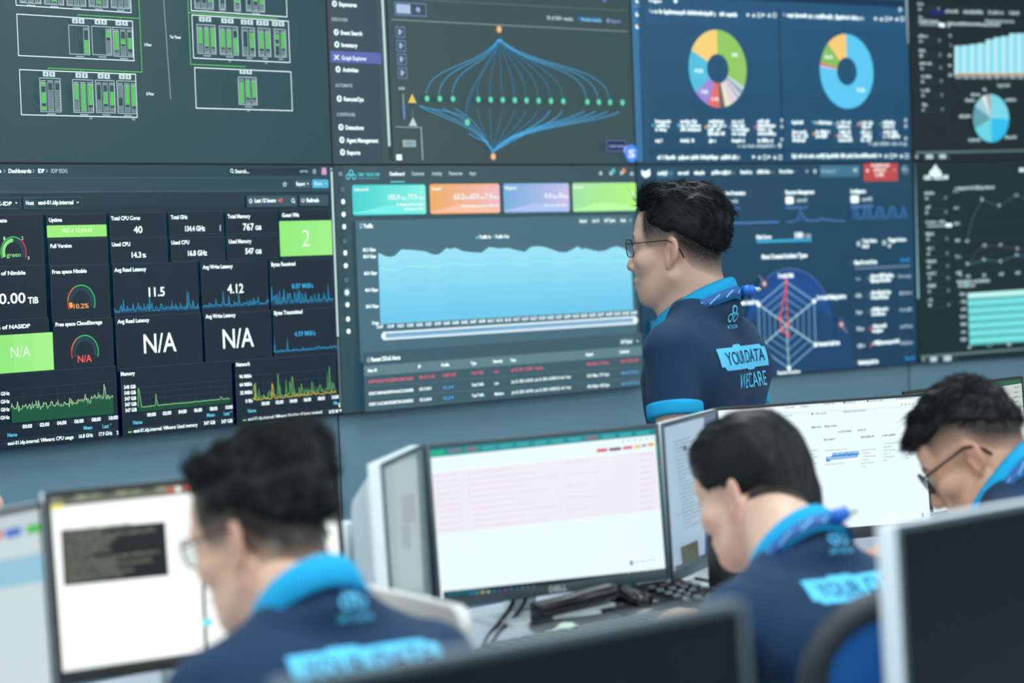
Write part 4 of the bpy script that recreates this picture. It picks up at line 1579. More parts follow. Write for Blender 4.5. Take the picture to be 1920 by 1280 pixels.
# ---- content of the lit monitors
def c_ticket(S):
    S.bg((236, 251, 255))
    S.poly([(790, 825), (1240, 784), (1243, 813.5), (794, 859)], (22, 134, 142))
    S.poly([(792, 845), (1242, 802), (1243, 813.5), (794, 859)], (26, 146, 152))
    for i in range(12):
        x = 840 + i * 32
        S.rr(x, 846 - (x - 800) * .094, x + 24, 851 - (x - 800) * .094, ((70, 170, 176), (134, 122, 134))[i in (0, 1, 8)], 0.002)
    S.rr(806, 845, 832, 853, (50, 180, 140), 0.002)
    for i in range(6):
        S.rr(1165 + i * 11, 824 - i * 1.1, 1169 + i * 11, 829 - i * 1.1, (170, 220, 222), 0.002)
    S.poly([(808, 888), (1226, 845), (1236, 955), (817, 1001)], (238, 236, 245))
    S.rect(1117, 842, 1137, 846, (220, 84, 96))
    S.rect(1140, 840, 1163, 843.5, (120, 90, 110))
    S.rect(1166, 837, 1184, 841, (226, 110, 130))
    S.rect(1187, 835, 1200, 839, (236, 200, 80))
    S.rect(1202, 833, 1209, 837, (80, 140, 210))
    S.rect(1212, 831, 1224, 835, (240, 160, 70))
    for i in range(10):
        y = 893 + i * 11.2
        c = (230, 206, 216) if i % 3 != 1 else (212, 214, 224)
        S.line([(812 + i, y), (856 + i, y - 5)], c, 1.2)
        S.line([(873 + i, y - 6), (960 + 40 * ((i * 7) % 5) / 2, y - 15 - 4 * ((i * 7) % 5) / 2)], c, 1.2)
        if i % 2 == 0:
            S.line([(1060, y - 27), (1100 + 10 * (i % 4), y - 31)], c, 1.2)
        S.line([(1195, y - 40), (1222, y - 43)], c, 1.4)
    S.poly([(1226, 830), (1232, 829.5), (1252, 1040), (1246, 1041)], (16, 128, 136))
    for i in range(14):
        S.disc(1229.5 + i * 0.95, 836 + i * 9.8, 2.6, ((90, 190, 90), (60, 130, 220), (120, 200, 230), (40, 160, 150), (220, 90, 90))[(i * 3) % 5])
    S.rr(1175, 1051, 1181, 1059, (90, 150, 180), 0.002)
    S.bars(1184, 1055, 1222, 4, (206, 222, 228))
    S.poly([(800, 1112), (1255, 1066), (1258, 1082), (800, 1130)], (40, 58, 66))
    S.poly([(830, 1108), (905, 1100.5), (906, 1112), (831, 1120)], (40, 96, 108))
    for i, c in enumerate(((60, 130, 200), (90, 160, 150), (245, 190, 60), (205, 215, 220), (70, 160, 170), (120, 110, 190), (160, 120, 170), (90, 160, 220), (40, 150, 215), (170, 210, 215), (190, 220, 170), (230, 200, 220))):
        S.disc(878 + i * 10.6, 1114 - i * 1.1, 4, c)
    for i in range(5):
        S.disc(1172 + i * 17, 1075.5 - i * 1.9, 2.6, (190, 205, 210))


def c_doc(S):
    S.bg((236, 252, 255))
    S.poly([(1320, 750), (1750, 726), (1750, 762), (1320, 786)], (226, 244, 250))
    S.poly([(1320, 768), (1750, 746), (1750, 757), (1320, 780)], (240, 253, 255))
    for x, y, w in ((1470, 766, 20), (1500, 764, 16), (1545, 759, 20), (1583, 756.5, 20), (1630, 753.5, 26), (1680, 749, 36), (1470, 781, 16), (1525, 777.5, 24), (1580, 773.5, 44)):
        S.bars(x, y, x + w, 3.5, (168, 184, 192))
    for x, y in ((1522, 777.5), (1582, 756.5), (1626, 754)):
        S.disc(x, y - 2, 2, (70, 80, 90))
    for x, y in ((1690, 758.5), (1697, 758), (1704, 757.5), (1711, 757)):
        S.disc(x, y, 1.4, (90, 100, 110))
    for x, y, w in ((1545, 801, 24), (1519, 803, 20), (1608, 808, 14), (1570, 811, 26), (1543, 826, 22), (1611, 821, 28), (1652, 818, 26), (1692, 815, 16)):
        S.bars(x, y, x + w, 4, (130, 146, 156))
    for x, y, w, n in ((1545, 846, 44, 1), (1546, 872, 36, 1), (1613, 845, 30, 6), (1654, 833, 26, 6), (1695, 829, 24, 6), (1516, 846, 16, 6)):
        for i in range(n):
            S.bars(x, y + i * 6.2, x + w * (1, .6, .9, .5, .8, .3)[i], 3, (184, 198, 206))
    S.poly([(1557, 849), (1607, 845), (1607.5, 852), (1604, 853), (1604, 857), (1553, 862), (1553, 865), (1546, 865.5), (1545.5, 857), (1557, 855.5)], (66, 146, 214))
    S.bars(1558, 852.5, 1606, 3.5, (190, 220, 245))
    S.bars(1548, 860.5, 1602, 3.5, (190, 220, 245))
    S.rr(1695, 833, 1710, 839, (206, 240, 226), 0.002)
    S.frame(1721, 958, 1783, 975, (206, 226, 232), 0.8)
    S.rr(1724, 961, 1729, 969, (80, 150, 180), 0.002)
    S.bars(1733, 964, 1758, 3.4, (196, 210, 216))
    S.bars(1736, 970, 1775, 3.2, (206, 220, 226))
    S.poly([(1400, 1004), (1790, 976.5), (1792, 1000), (1400, 1020)], (48, 62, 78))
    S.poly([(1560, 994), (1672, 985), (1673, 1000), (1560, 1008)], (38, 66, 110))
    for i, c in enumerate(((180, 210, 215), (170, 215, 220), (245, 200, 70), (40, 120, 80), (230, 200, 205), (200, 225, 228), (50, 140, 220), (190, 220, 235), (225, 235, 240))):
        S.disc(1567.5 + i * 9, 995.2 - i * .75, 3.4, c)
    for i in range(7):
        S.disc(1730 + i * 8, 981.5 - i * .6, 1.8, (190, 200, 206))


def c_left(S):
    S.bg((252, 255, 252))
    S.poly([(70, 925), (380, 893), (382, 922), (72, 954)], (112, 116, 104))
    for i in range(11):
        S.rr(92 + i * 25, 930 - i * 2.55, 112 + i * 25, 939 - i * 2.55, ((132, 140, 120), (88, 92, 84), (150, 156, 132))[i % 3], 0.004)
    S.rect(85, 947, 118, 954, (236, 226, 130))
    for i, c in enumerate(((205, 90, 70), (245, 240, 235), (205, 90, 80), (245, 245, 240))):
        S.disc(318 + i * 15, 919 - i * 1.6, 6, c)
    S.poly([(113, 994), (308, 978), (315, 1078), (119, 1098)], (26, 34, 38))
    r = random.Random(5)
    for i in range(14):
        y = 999 + i * 7.2
        L = (0.7, .4, .95, .55, .5, .45, .5, .3, .98, .55, .9, .55, .72, .6)[i]
        S.bars(117 + i * .4, y, 117 + 186 * L, 6.6, (112, 122, 110), 0.12)
    S.line([(371, 925), (386.5, 1250)], (70, 84, 86), 7)
    S.poly([(376, 895), (640, 868), (641, 880), (377, 908)], (190, 200, 196))
    S.rr(604, 975, 610, 1010, (60, 205, 205), 0.002)
    S.rect(600, 1011, 612, 1016, (140, 220, 120))
    S.rr(376, 1160, 396, 1172, (130, 226, 240), 0.004)
    S.bars(384, 1130, 420, 8, (205, 235, 240))
    S.poly([(95, 1256), (470, 1217), (470, 1230), (95, 1270)], (222, 236, 232))
    for x, y in ((290, 1240), (332, 1234), (345, 1232)):
        S.disc(x, y, 5, (150, 200, 235))
    S.line([(604, 1061), (650, 1057)], (120, 120, 130), 2)


def c_wing_left(S):
    S.bg((204, 220, 224))
    S.rect(-30, 958, 85, 985, (196, 212, 218))
    S.poly([(-20, 968), (85, 950), (85, 944), (-20, 960)], (160, 198, 212))
    S.poly([(-40, 1000), (3, 993), (3, 1010), (-40, 1018)], (216, 120, 100))
    S.poly([(9, 993), (39, 986), (39, 1003), (9, 1010)], (86, 120, 204))
    S.poly([(49, 985), (84, 978), (85, 995), (49, 1002)], (84, 190, 96))
    S.poly([(-30, 1056), (86, 1034), (90, 1088), (-30, 1108)], (152, 200, 220))


def c_wing_mid(S):
    S.bg((138, 160, 160))
    S.poly([(735, 876), (782, 858), (792, 1100), (750, 1110)], (150, 170, 170))
    S.poly([(752, 930), (775, 925), (780, 975), (756, 985)], (134, 148, 150))
    S.poly([(751, 985), (768, 985), (770, 1030), (755, 1030)], (128, 150, 148))
    S.poly([(780, 850), (800, 842), (815, 1110), (794, 1110)], (92, 116, 120))


def c_wing_right(S):
    S.bg((154, 180, 200))
    S.poly([(1318, 760), (1400, 740), (1400, 1050), (1322, 1050)], (70, 90, 130))
    for i in range(24):
        S.bars(1262 + i * .8, 830 + i * 7, 1262 + i * .8 + random.uniform(14, 44), 3.2, (112, 134, 152))
    S.rect(1278, 836, 1285, 843, (60, 72, 84))
    S.line([(1266, 966), (1322, 946)], (120, 140, 156), 1.2)
    S.poly([(1273, 1026), (1305, 1012), (1308, 1046), (1276, 1056)], (74, 80, 62))
    for i in range(6):
        S.disc(1284 + (i * 7) % 17, 1030 + (i * 5) % 16, 3, ((110, 110, 60), (90, 96, 70))[i % 2])
    S.poly([(1262, 1062), (1345, 1026), (1346, 1038), (1262, 1076)], (60, 80, 92))


def c_sheet(S):
    S.bg((202, 212, 208))
    S.poly([(1700, 735), (1925, 700), (1925, 717), (1700, 752)], (56, 104, 80))
    for i in range(9):
        S.line([(1700, 765 + i * 19), (1925, 742 + i * 18.5)], (150, 164, 160) if i != 2 else (90, 100, 110), 1.2)
    for x in (1898, 1911):
        S.line([(x, 720), (x + 6, 900)], (170, 182, 178), 1)
    for i in range(9):
        S.bars(1901, 728 + i * 9, 1909, 4, (140, 152, 150))


tl, tr = at_z(83, 922, ZT), at_z(634, 869, ZT)
mon_a = monitor(tl, tr, 0.287, 'monitor', 'bright monitor with a black terminal window on white, before the nearest seated man', M_silver, content=c_left, k=HUGE)
tl, tr = at_z(797.5, 832.5, ZT), at_z(1235, 793, ZT)
mon_b = monitor(tl, tr, 0.29, 'monitor', 'bright wide monitor with a teal browser bar and pink table rows', M_grey, content=c_ticket, logo_text='DELL', bezel_mat=M_grey, k=1.03)
b_ = at_z(1735, 737, ZT)
a_ = at_z(1440, 757.5, ZT)
d_ = (b_ - a_) / np.linalg.norm(b_ - a_)
mon_c = monitor(b_ - d_ * 0.52, b_, 0.29, 'monitor', 'bright monitor with a blue text selection, beside the man in dark round glasses', M_black, content=c_doc, logo_text='DELL', bezel_mat=M_black, k=1.03,
                bez=(0.008, 0.008, 0.006, 0.022))
b_, a_ = at_z(81, 940, ZT), at_z(0, 956, ZT)
d_ = (b_ - a_) / np.linalg.norm(b_ - a_)
monitor(b_ - d_ * 0.37, b_, 0.30, 'monitor', 'dim bluish side monitor with green and blue buttons, cut by the left edge', M_silver, content=c_wing_left, tilt=2, bulge=0.05)
tl, tr = at_z(717, 868, ZT), at_z(793, 833, ZT)
monitor(tl, tr, 0.30, 'monitor', 'grey side monitor in a white shell, seen nearly edge-on', M_silver, content=c_wing_mid, tilt=2, bulge=0.055, thick=0.022, bezel_mat=M_grey)
a_, b_ = at_z(1242, 793, ZT), at_z(1322, 772.5, ZT)
d_ = (b_ - a_) / np.linalg.norm(b_ - a_)
monitor(a_, a_ + d_ * 0.36, 0.30, 'monitor', 'blue-grey side monitor with text lines and an olive picture, half behind a head', M_silver, content=c_wing_right, tilt=2, bulge=0.05, bezel_mat=M_grey)
b_, a_ = at_z(1918, 704.5, ZT), at_z(1880, 709.5, ZT)
d_ = (b_ - a_) / np.linalg.norm(b_ - a_)
monitor(b_ - d_ * 0.52, b_, 0.29, 'monitor', 'monitor showing a spreadsheet under a green bar, at the right edge', M_black, content=c_sheet, tilt=3, bez=(.006, .006, .006, .02))
# the two switched-off monitors on the front desk
tl, tr = at_z(538, 1279, ZT), at_z(1398, 1124, ZT)
monitor(tl, tr, 0.34, 'monitor', 'wide switched-off monitor at the bottom, below the blurred keyboard', mat('mid_grey_plastic', (128, 142, 146), 0.45), tilt=3, thick=0.02, bez=(.008, .008, .008, .02), bezel_mat=M_grey)
a_, b_ = at_z(1684, 984, ZT), at_z(1920, 943, ZT)
d_ = (b_ - a_) / np.linalg.norm(b_ - a_)
monitor(a_, a_ + d_ * 0.56, 0.36, 'monitor', 'switched-off black monitor with a silver side, lower right corner', M_silver, tilt=2, thick=0.03, bez=(.004, .008, .008, .02), bezel_mat=M_grey)

# ------------------------------------------------------------------ things on the desks
# divider panel between two places
p0, p1 = W2(672, 1091, 3.55), W2(884, 1139, 3.255)
dz = (p0[2] + p1[2]) / 2
u = Vector((p1[0] - p0[0], p1[1] - p0[1], 0))
L = u.length
u.normalize()
nn = u.cross(Vector((0, 0, 1)))
hh = dz - ZD
poly = [(-L / 2, 0), (L / 2, 0), (L / 2, hh - 0.03)] + [(L / 2 - 0.03 + 0.03 * math.cos(math.radians(a)), hh - 0.03 + 0.03 * math.sin(math.radians(a))) for a in (15, 30, 45, 60, 75, 90)] + \
       [(-L / 2 + 0.012, hh), (-L / 2, hh - 0.012)]
M = Matrix((u, Vector((0, 0, 1)), nn)).transposed().to_4x4()
M.translation = Vector(((p0[0] + p1[0]) / 2, (p0[1] + p1[1]) / 2, ZD + 0.001))
m = MB()
m.prism(poly, M, 0.018)
o = m.build('desk_divider', M_panelwhite)
tag(o, 'off-white rounded divider panel on the desk behind the nearest shoulder', 'divider')


# keyboards
def keyboard(c, yaw, label, n=(17, 6), L=0.46, D=0.15):
    t = empty('keyboard', (c[0], c[1], ZD), label, 'keyboard', None)
    R = Matrix.Rotation(yaw, 3, 'Z')
    m = MB()
    m.box(Vector((c[0], c[1], ZD + 0.010)), (L, D, 0.018), R, 0.004)
    m.build('body', M_grey, t)
    m = MB()
    for j in range(n[1]):
        for i in range(n[0]):
            q = Vector((-L / 2 + 0.022 + (L - 0.044) * i / (n[0] - 1), -D / 2 + 0.02 + (D - 0.04) * j / (n[1] - 1), 0))
            m.box(Vector((c[0], c[1], ZD + 0.022)) + R @ q, (L / n[0] * 0.8, D / n[1] * 0.78, 0.008), R, 0.0016, 0, 1)
    m.build('keycaps', M_grey, t)
    return t


row_yaw = math.atan2(RD_.y, RD_.x)
ka, kb = at_z(945, 1217, ZD + 0.022), at_z(1330, 1144, ZD + 0.022)
kyaw = math.atan2(kb[1] - ka[1], kb[0] - ka[0])
kc = (ka + kb) / 2
keyboard(kc, kyaw, 'dark keyboard under a hand, below the teal-barred monitor', L=float(np.linalg.norm(kb - ka)))

# desk telephone: body, handset, keypad
pc = at_z(1228, 1119, ZD + 0.02)
u = Vector(RD_)
pw = Matrix.Rotation(row_yaw - 0.25, 3, 'Z')
t = empty('telephone', (pc[0], pc[1], ZD), 'black desk telephone with a keypad, under the teal-barred monitor', 'telephone')
B0 = Vector((pc[0], pc[1], ZD))
tl_ = Matrix.Rotation(math.radians(22), 3, 'X')
m = MB()
b = bmesh.new()
bmesh.ops.create_cube(b, size=1)
for v in b.verts:
    v.co.x *= 0.25
    v.co.y *= 0.19
    v.co.z = 0.002 if v.co.z < 0 else (0.016 if v.co.y < 0 else 0.036)
bmesh.ops.bevel(b, geom=list(b.edges), offset=0.006, segments=2, affect='EDGES')
m.bm(b, 0, True, Matrix.Translation(B0) @ pw.to_4x4())
m.build('body', M_blackgloss, t)
m = MB()
slope = math.atan2(0.020, 0.19)
sl = Matrix.Rotation(slope, 3, 'X')


def on_phone(x, y, up=0.0):
    return B0 + pw @ (Vector((x, 0, 0.026)) + sl @ Vector((0, y, up)))


hs = [on_phone(-0.085, -0.085, 0.009), on_phone(-0.085, -0.05, 0.013), on_phone(-0.085, 0, 0.015), on_phone(-0.085, 0.05, 0.013), on_phone(-0.085, 0.085, 0.009)]
m.tube(hs, [0.017, 0.015, 0.013, 0.015, 0.017], 12)
m.build('handset', M_blackgloss, t)
m = MB()
for j in range(5):
    for i in range(4):
        m.box(on_phone(0.015 + i * 0.028, -0.075 + j * 0.026, 0.004), (0.017, 0.012, 0.008), pw @ sl, 0.003, 0, 1)
m.build('keypad', mat('grey_keys', (92, 104, 110), 0.35), t)
m = MB()
m.box(on_phone(0.055, 0.073, 0.003), (0.1, 0.03, 0.004), pw @ sl, 0.001)
m.build('display', mat('phone_lcd', (92, 112, 112), 0.25), t)

# black pen tray / stapler under the monitor, left of the telephone
sc_ = at_z(1080, 1143, ZD + 0.03)
t = empty('stapler', (sc_[0], sc_[1], ZD), 'black stapler lying on the desk left of the telephone', 'stapler')
R = Matrix.Rotation(row_yaw - 0.35, 3, 'Z')
B0 = Vector((sc_[0], sc_[1], ZD))
m = MB()
m.box(B0 + Vector((0, 0, 0.008)), (0.17, 0.045, 0.014), R, 0.004)
m.build('base', M_black, t)
m = MB()
m.box(B0 + Vector((0, 0, 0.047)), (0.165, 0.04, 0.026), R @ Matrix.Rotation(math.radians(-7), 3, 'Y'), 0.009)
m.box(B0 + R @ Vector((-0.07, 0, 0.032)), (0.03, 0.036, 0.036), R, 0.004)
m.build('lever', M_blackgloss, t)
m = MB()
m.box(B0 + Vector((0, 0, 0.027)), (0.15, 0.024, 0.006), R @ Matrix.Rotation(math.radians(-5), 3, 'Y'), 0.001)
m.build('magazine', M_steel, t)

# crumpled pale green note
pc = at_z(1064, 1168, ZD + 0.03)
bmn = bmesh.new()
bmesh.ops.create_grid(bmn, x_segments=12, y_segments=9, size=0.5)
rr_ = random.Random(3)
for v in bmn.verts:
    x, y = v.co.x, v.co.y
    v.co.x = x * 0.062
    v.co.y = y * 0.05
    v.co.z = 0.008 + 0.010 * math.sin(x * 5 + 1.3) + 0.007 * math.sin(y * 9 + x * 4) + rr_.uniform(-0.0015, 0.0015) + 0.02 * max(0, -x - 0.2)
zmin = min(v.co.z for v in bmn.verts)
for v in bmn.verts:
    v.co.z -= zmin - 0.0006
r_ = bmesh.ops.solidify(bmn, geom=list(bmn.faces), thickness=0.0005)
m = MB()
m.bm(bmn, 0, True, Matrix.Translation(Vector((pc[0], pc[1], ZD))) @ Matrix.Rotation(0.5, 4, 'Z'))
o = m.build('paper_note', M_paper)
tag(o, 'crumpled pale green paper note beside the dark keyboard', 'paper')


# cables hanging behind the teal monitor
def cable(pts, r, label, name='cable', cat='cable', group=None):
    P = [Vector(p) for p in pts]
    out = []
    for i in range(len(P) - 1):
        a, b = P[i], P[i + 1]
        p0_ = P[i - 1] if i else a
        p3_ = P[i + 2] if i + 2 < len(P) else b
        for k in range(8):
            q = k / 8
            out.append(0.5 * ((2 * a) + (b - p0_) * q + (2 * p0_ - 5 * a + 4 * b - p3_) * q * q + (3 * a - p0_ - 3 * b + p3_) * q ** 3))
    out.append(P[-1])
    m = MB()
    m.tube(out, r, 8)
    return tag(m.build(name, M_cable), label, cat, group)


cable([W2(968, 1085, 4.36), W2(962, 1128, 4.36), W2(938, 1165, 4.3), W2(915, 1192, 4.2), at_z(903, 1215, ZD + .004)], 0.0038, 'left one of two black cables hanging under the teal-barred monitor', group=None)
cable([W2(992, 1083, 4.38), W2(985, 1125, 4.38), W2(962, 1160, 4.33), W2(938, 1182, 4.24), at_z(922, 1203, ZD + .004)], 0.0038, 'right one of two black cables hanging under the teal-barred monitor', group=None)
cable([W2(1304, 1084, 4.5), W2(1325, 1088, 4.47), W2(1350, 1096, 4.4)], 0.003, 'short black cable behind the middle seated man, upper one', group=None)
cable([W2(1296, 1112, 4.4), W2(1318, 1106, 4.38), W2(1345, 1102, 4.34)], 0.003, 'short black cable behind the middle seated man, lower one', group=None)

# white power box with black plug under the right monitor
q = W2(1669, 1046, 4.85)
t = empty('power_box', (q[0], q[1], ZD), 'white power box with a black plug, under the blue-selection monitor', 'power box')
R = Matrix.Rotation(row_yaw - 0.25, 3, 'Z')
m = MB()
top = W2(1669, 1030, 4.85)[2]
m.box(Vector((q[0], q[1], (ZD + top) / 2)), (0.075, 0.05, top - ZD - 0.002), R, 0.004)
m.build('body', M_white, t)
m = MB()
m.tube([Vector((q[0], q[1], top)) + Vector((-0.005, 0, 0)), Vector((q[0] - 0.005, q[1], top + 0.012)), Vector((q[0] - 0.004, q[1], top + 0.024))], [0.006, 0.0065, 0.004], 10)
m.build('plug', M_black, t)
cable([Vector((q[0] - 0.03, q[1] - 0.03, top - 0.03)), Vector((q[0] - 0.02, q[1] - 0.015, top + 0.002)), Vector((q[0] - 0.004, q[1], top + 0.022)), Vector((q[0] + 0.03, q[1] - 0.01, top + 0.006)), Vector((q[0] + 0.05, q[1] - 0.035, top - 0.05))],
      0.0028, 'thin black cord looped through the plug of the white power box', 'cable', 'cable')


def speaker(px, py0, d, w, label):
    c = W2(px, py0, d)
    h = c[2] - ZD
    t = empty('loudspeaker', (c[0], c[1], ZD), label, 'loudspeaker', None)
    R = Matrix.Rotation(row_yaw, 3, 'Z')
    m = MB()
    m.box(Vector((c[0], c[1], ZD + h / 2 + 0.001)), (w, w * 1.1, h), R, 0.008)
    m.build('cabinet', M_black, t)
    for z, r in ((0.33, 0.4), (0.72, 0.25)):
        m = MB()
        m.lathe([(w * r, 0), (w * r, 0.002), (w * r * 0.8, 0.003), (w * r * 0.3, 0.0015)], Vector((c[0], c[1], ZD + h * z)) + RN_ * w * 0.551, RN_, 20)
        m.build('cone', M_grey, t)
    return t


speaker(1360, 1000, 4.42, 0.05, 'black desk loudspeaker under the chin of the middle seated man')
speaker(1530, 957, 4.66, 0.045, 'small black loudspeaker behind the collar of the middle seated man')


# ------------------------------------------------------------------ office chairs
M_mesh = mat('blue_mesh_fabric', (22, 112, 190), 0.75, bump=0.6, bscale=900)
M_frame = mat('charcoal_chair_plastic', (42, 52, 58), 0.55)


def chair(c, yaw, top, label, w=0.47):
    """c = seat centre on the floor; yaw = direction the sitter faces"""
    t = empty('office_chair', (c[0], c[1], 0), label, 'chair', None)
    f = Vector((-math.sin(yaw), math.cos(yaw), 0))
    r = Vector((f.y, -f.x, 0))
    C = Vector((c[0], c[1], 0))
    R = Matrix((r, f, Vector((0, 0, 1)))).transposed()
    sz = 0.47
    m = MB()
    m.box(C + Vector((0, 0, sz - 0.035)), (0.48, 0.46, 0.07), R, 0.028, 0, 4)
    m.build('seat', mat('blue_seat_fabric', (18, 84, 150), 0.85), t)
    bt = 0.56
    lean = math.radians(8)
    upv = Vector((0, 0, 1)) * math.cos(lean) - f * math.sin(lean)
    hh = (top - bt) / math.cos(lean)
    cen = C - f * 0.235 + Vector((0, 0, bt)) + upv * hh / 2
    out = rrect(w, hh, 0.09, 8)

    def bp(x, z, back=0.0):
        return cen + r * x + upv * z - f * (0.03 - 0.10 * (x / (w / 2)) ** 2 * 0.4 + back)
    m = MB()
    pts = [bp(p[0], p[1]) for p in out]
    m.tube(pts + pts[:2], 0.02, 10)
    m.build('back_frame', M_frame, t)
    m = MB()
    nx, nz = 12, 12
    vs, fs = [], []
    for j in range(nz + 1):
        for i in range(nx + 1):
            x = (i / nx * 2 - 1)
            z = (j / nz * 2 - 1)
            qx = x * math.sqrt(1 - 0.18 * z * z) * w / 2 * 0.985
            qz = z * math.sqrt(1 - 0.18 * x * x) * hh / 2 * 0.985
            vs.append(bp(qx, qz))
    for j in range(nz):
        for i in range(nx):
            k = j * (nx + 1) + i
            fs.append((k, k + 1, k + nx + 2, k + nx + 1))
    vs2 = [v - f * 0.004 for v in vs]
    o_ = len(vs)
    m.add(vs + vs2, fs + [tuple(o_ + q for q in reversed(g)) for g in fs], 0, True)
    m.build('back_mesh', M_mesh, t)
    m = MB()
    m.tube([cen - upv * hh * 0.3 - f * 0.06, C - f * 0.22 + Vector((0, 0, 0.5)), C - f * 0.12 + Vector((0, 0, 0.40)), C + Vector((0, 0, 0.385))], [0.022, 0.026, 0.026, 0.03], 10)
    m.build('back_bracket', M_frame, t)
    m = MB()
    m.tube([C + Vector((0, 0, 0.08)), C + Vector((0, 0, 0.22)), C + Vector((0, 0, 0.221)), C + Vector((0, 0, 0.41))], [0.03, 0.03, 0.018, 0.018], 14)
    m.build('gas_lift', M_black, t)
    for k in range(5):
        a = yaw + k * 2 * math.pi / 5
        e = Vector((math.cos(a), math.sin(a), 0))
        m = MB()
        m.tube([C + Vector((0, 0, 0.11)), C + e * 0.16 + Vector((0, 0, 0.095)), C + e * 0.29 + Vector((0, 0, 0.07))], [0.026, 0.022, 0.015], 8)
        st = m.build('base_spoke', M_frame, t)
        m = MB()
        s_ = Vector((-e.y, e.x, 0))
        m.lathe([(0.02, -0.022), (0.028, -0.016), (0.028, 0.016), (0.02, 0.022)], C + e * 0.29 + Vector((0, 0, 0.0285)), s_, 16)
        m.build('caster', M_black, st)
    for s_ in (-1, 1):
        m = MB()
        a0 = C + r * s_ * 0.27 + Vector((0, 0, 0.42))
        m.tube([C + r * s_ * 0.2 + Vector((0, 0, 0.41)), a0, a0 + Vector((0, 0, 0.1)), a0 + Vector((0, 0, 0.2))], 0.014, 8)
        m.box(a0 + Vector((0, 0, 0.21)) + f * 0.02, (0.07, 0.23, 0.025), R, 0.01)
        m.build('armrest', M_frame, t)
    return t

# ================================================================== PEOPLE
def V3(*a):
    return np.array(a, float)


def nz(v):
    return v / np.linalg.norm(v)


class Frame:
    """x = the person's right, y = forward, z = up"""

    def __init__(s, o, yaw, pitch=0.0, roll=0.0):
        f = V3(-math.sin(yaw), math.cos(yaw), 0)
        r = V3(math.cos(yaw), math.sin(yaw), 0)
        u = V3(0, 0, 1)
        f2 = f * math.cos(pitch) - u * math.sin(pitch)
        u2 = u * math.cos(pitch) + f * math.sin(pitch)
        r2 = r * math.cos(roll) - u2 * math.sin(roll)
        u3 = u2 * math.cos(roll) + r * math.sin(roll)
        s.o = np.array(o, float)
        s.A = np.stack([r2, f2, u3], 1)

    def w(s, p):
        return s.o + s.A @ np.asarray(p, float)

    def loc(s, P):
        return (P - s.o) @ s.A


# ---- signed distance shapes: (bounds, function(points) -> distance, blend, mode)
def sd_caps(a, b, r0, r1, k=0.02, mode='u', cut=None):
    a, b = np.asarray(a, float), np.asarray(b, float)
    R = max(r0, r1)
    lo, hi = np.minimum(a, b) - R, np.maximum(a, b) + R

    def f(P):
        ba = b - a
        h = np.clip(((P - a) @ ba) / max(ba @ ba, 1e-12), 0, 1)
        d = np.linalg.norm(P - a - h[..., None] * ba, axis=-1) - (r0 + (r1 - r0) * h)
        if cut is not None:
            d = np.maximum(d, (P - b) @ (ba / np.linalg.norm(ba)) - cut)
        return d
    return lo, hi, f, k, mode


def sd_ell(c, rad, A=None, k=0.02, mode='u'):
    c = np.asarray(c, float)
    rad = np.asarray(rad, float)
    A = np.eye(3) if A is None else A
    R = rad.max()

    def f(P):
        q = (P - c) @ A
        k0 = np.linalg.norm(q / rad, axis=-1)
        k1 = np.linalg.norm(q / (rad * rad), axis=-1)
        return k0 * (k0 - 1.0) / np.maximum(k1, 1e-9)
    return c - R, c + R, f, k, mode


def field(ops, h, pad=0.03):
    U = [o for o in ops if o[4] == 'u']
    lo = np.min([o[0] for o in U], 0) - pad
    hi = np.max([o[1] for o in U], 0) + pad
    n = np.ceil((hi - lo) / h).astype(int) + 1
    F = np.full(n, 0.2, np.float32)
    for (a, b, f, k, mode) in ops:
        m = k + 0.03
        i0 = np.maximum(0, np.floor((a - m - lo) / h).astype(int))
        i1 = np.minimum(n, np.ceil((b + m - lo) / h).astype(int) + 1)
        if (i1 <= i0).any():
            continue
        ax = [lo[d] + h * np.arange(i0[d], i1[d]) for d in range(3)]
        P = np.stack(np.meshgrid(*ax, indexing='ij'), -1)
        e = f(P).astype(np.float32)
        sl = tuple(slice(i0[d], i1[d]) for d in range(3))
        d = F[sl]
        if mode == 'u':
            q = np.clip(0.5 + 0.5 * (d - e) / k, 0, 1)
            F[sl] = d * (1 - q) + e * q - k * q * (1 - q)
        else:
            e = -e
            q = np.clip(0.5 - 0.5 * (d - e) / k, 0, 1)
            F[sl] = d * (1 - q) + e * q + k * q * (1 - q)
    return F, lo


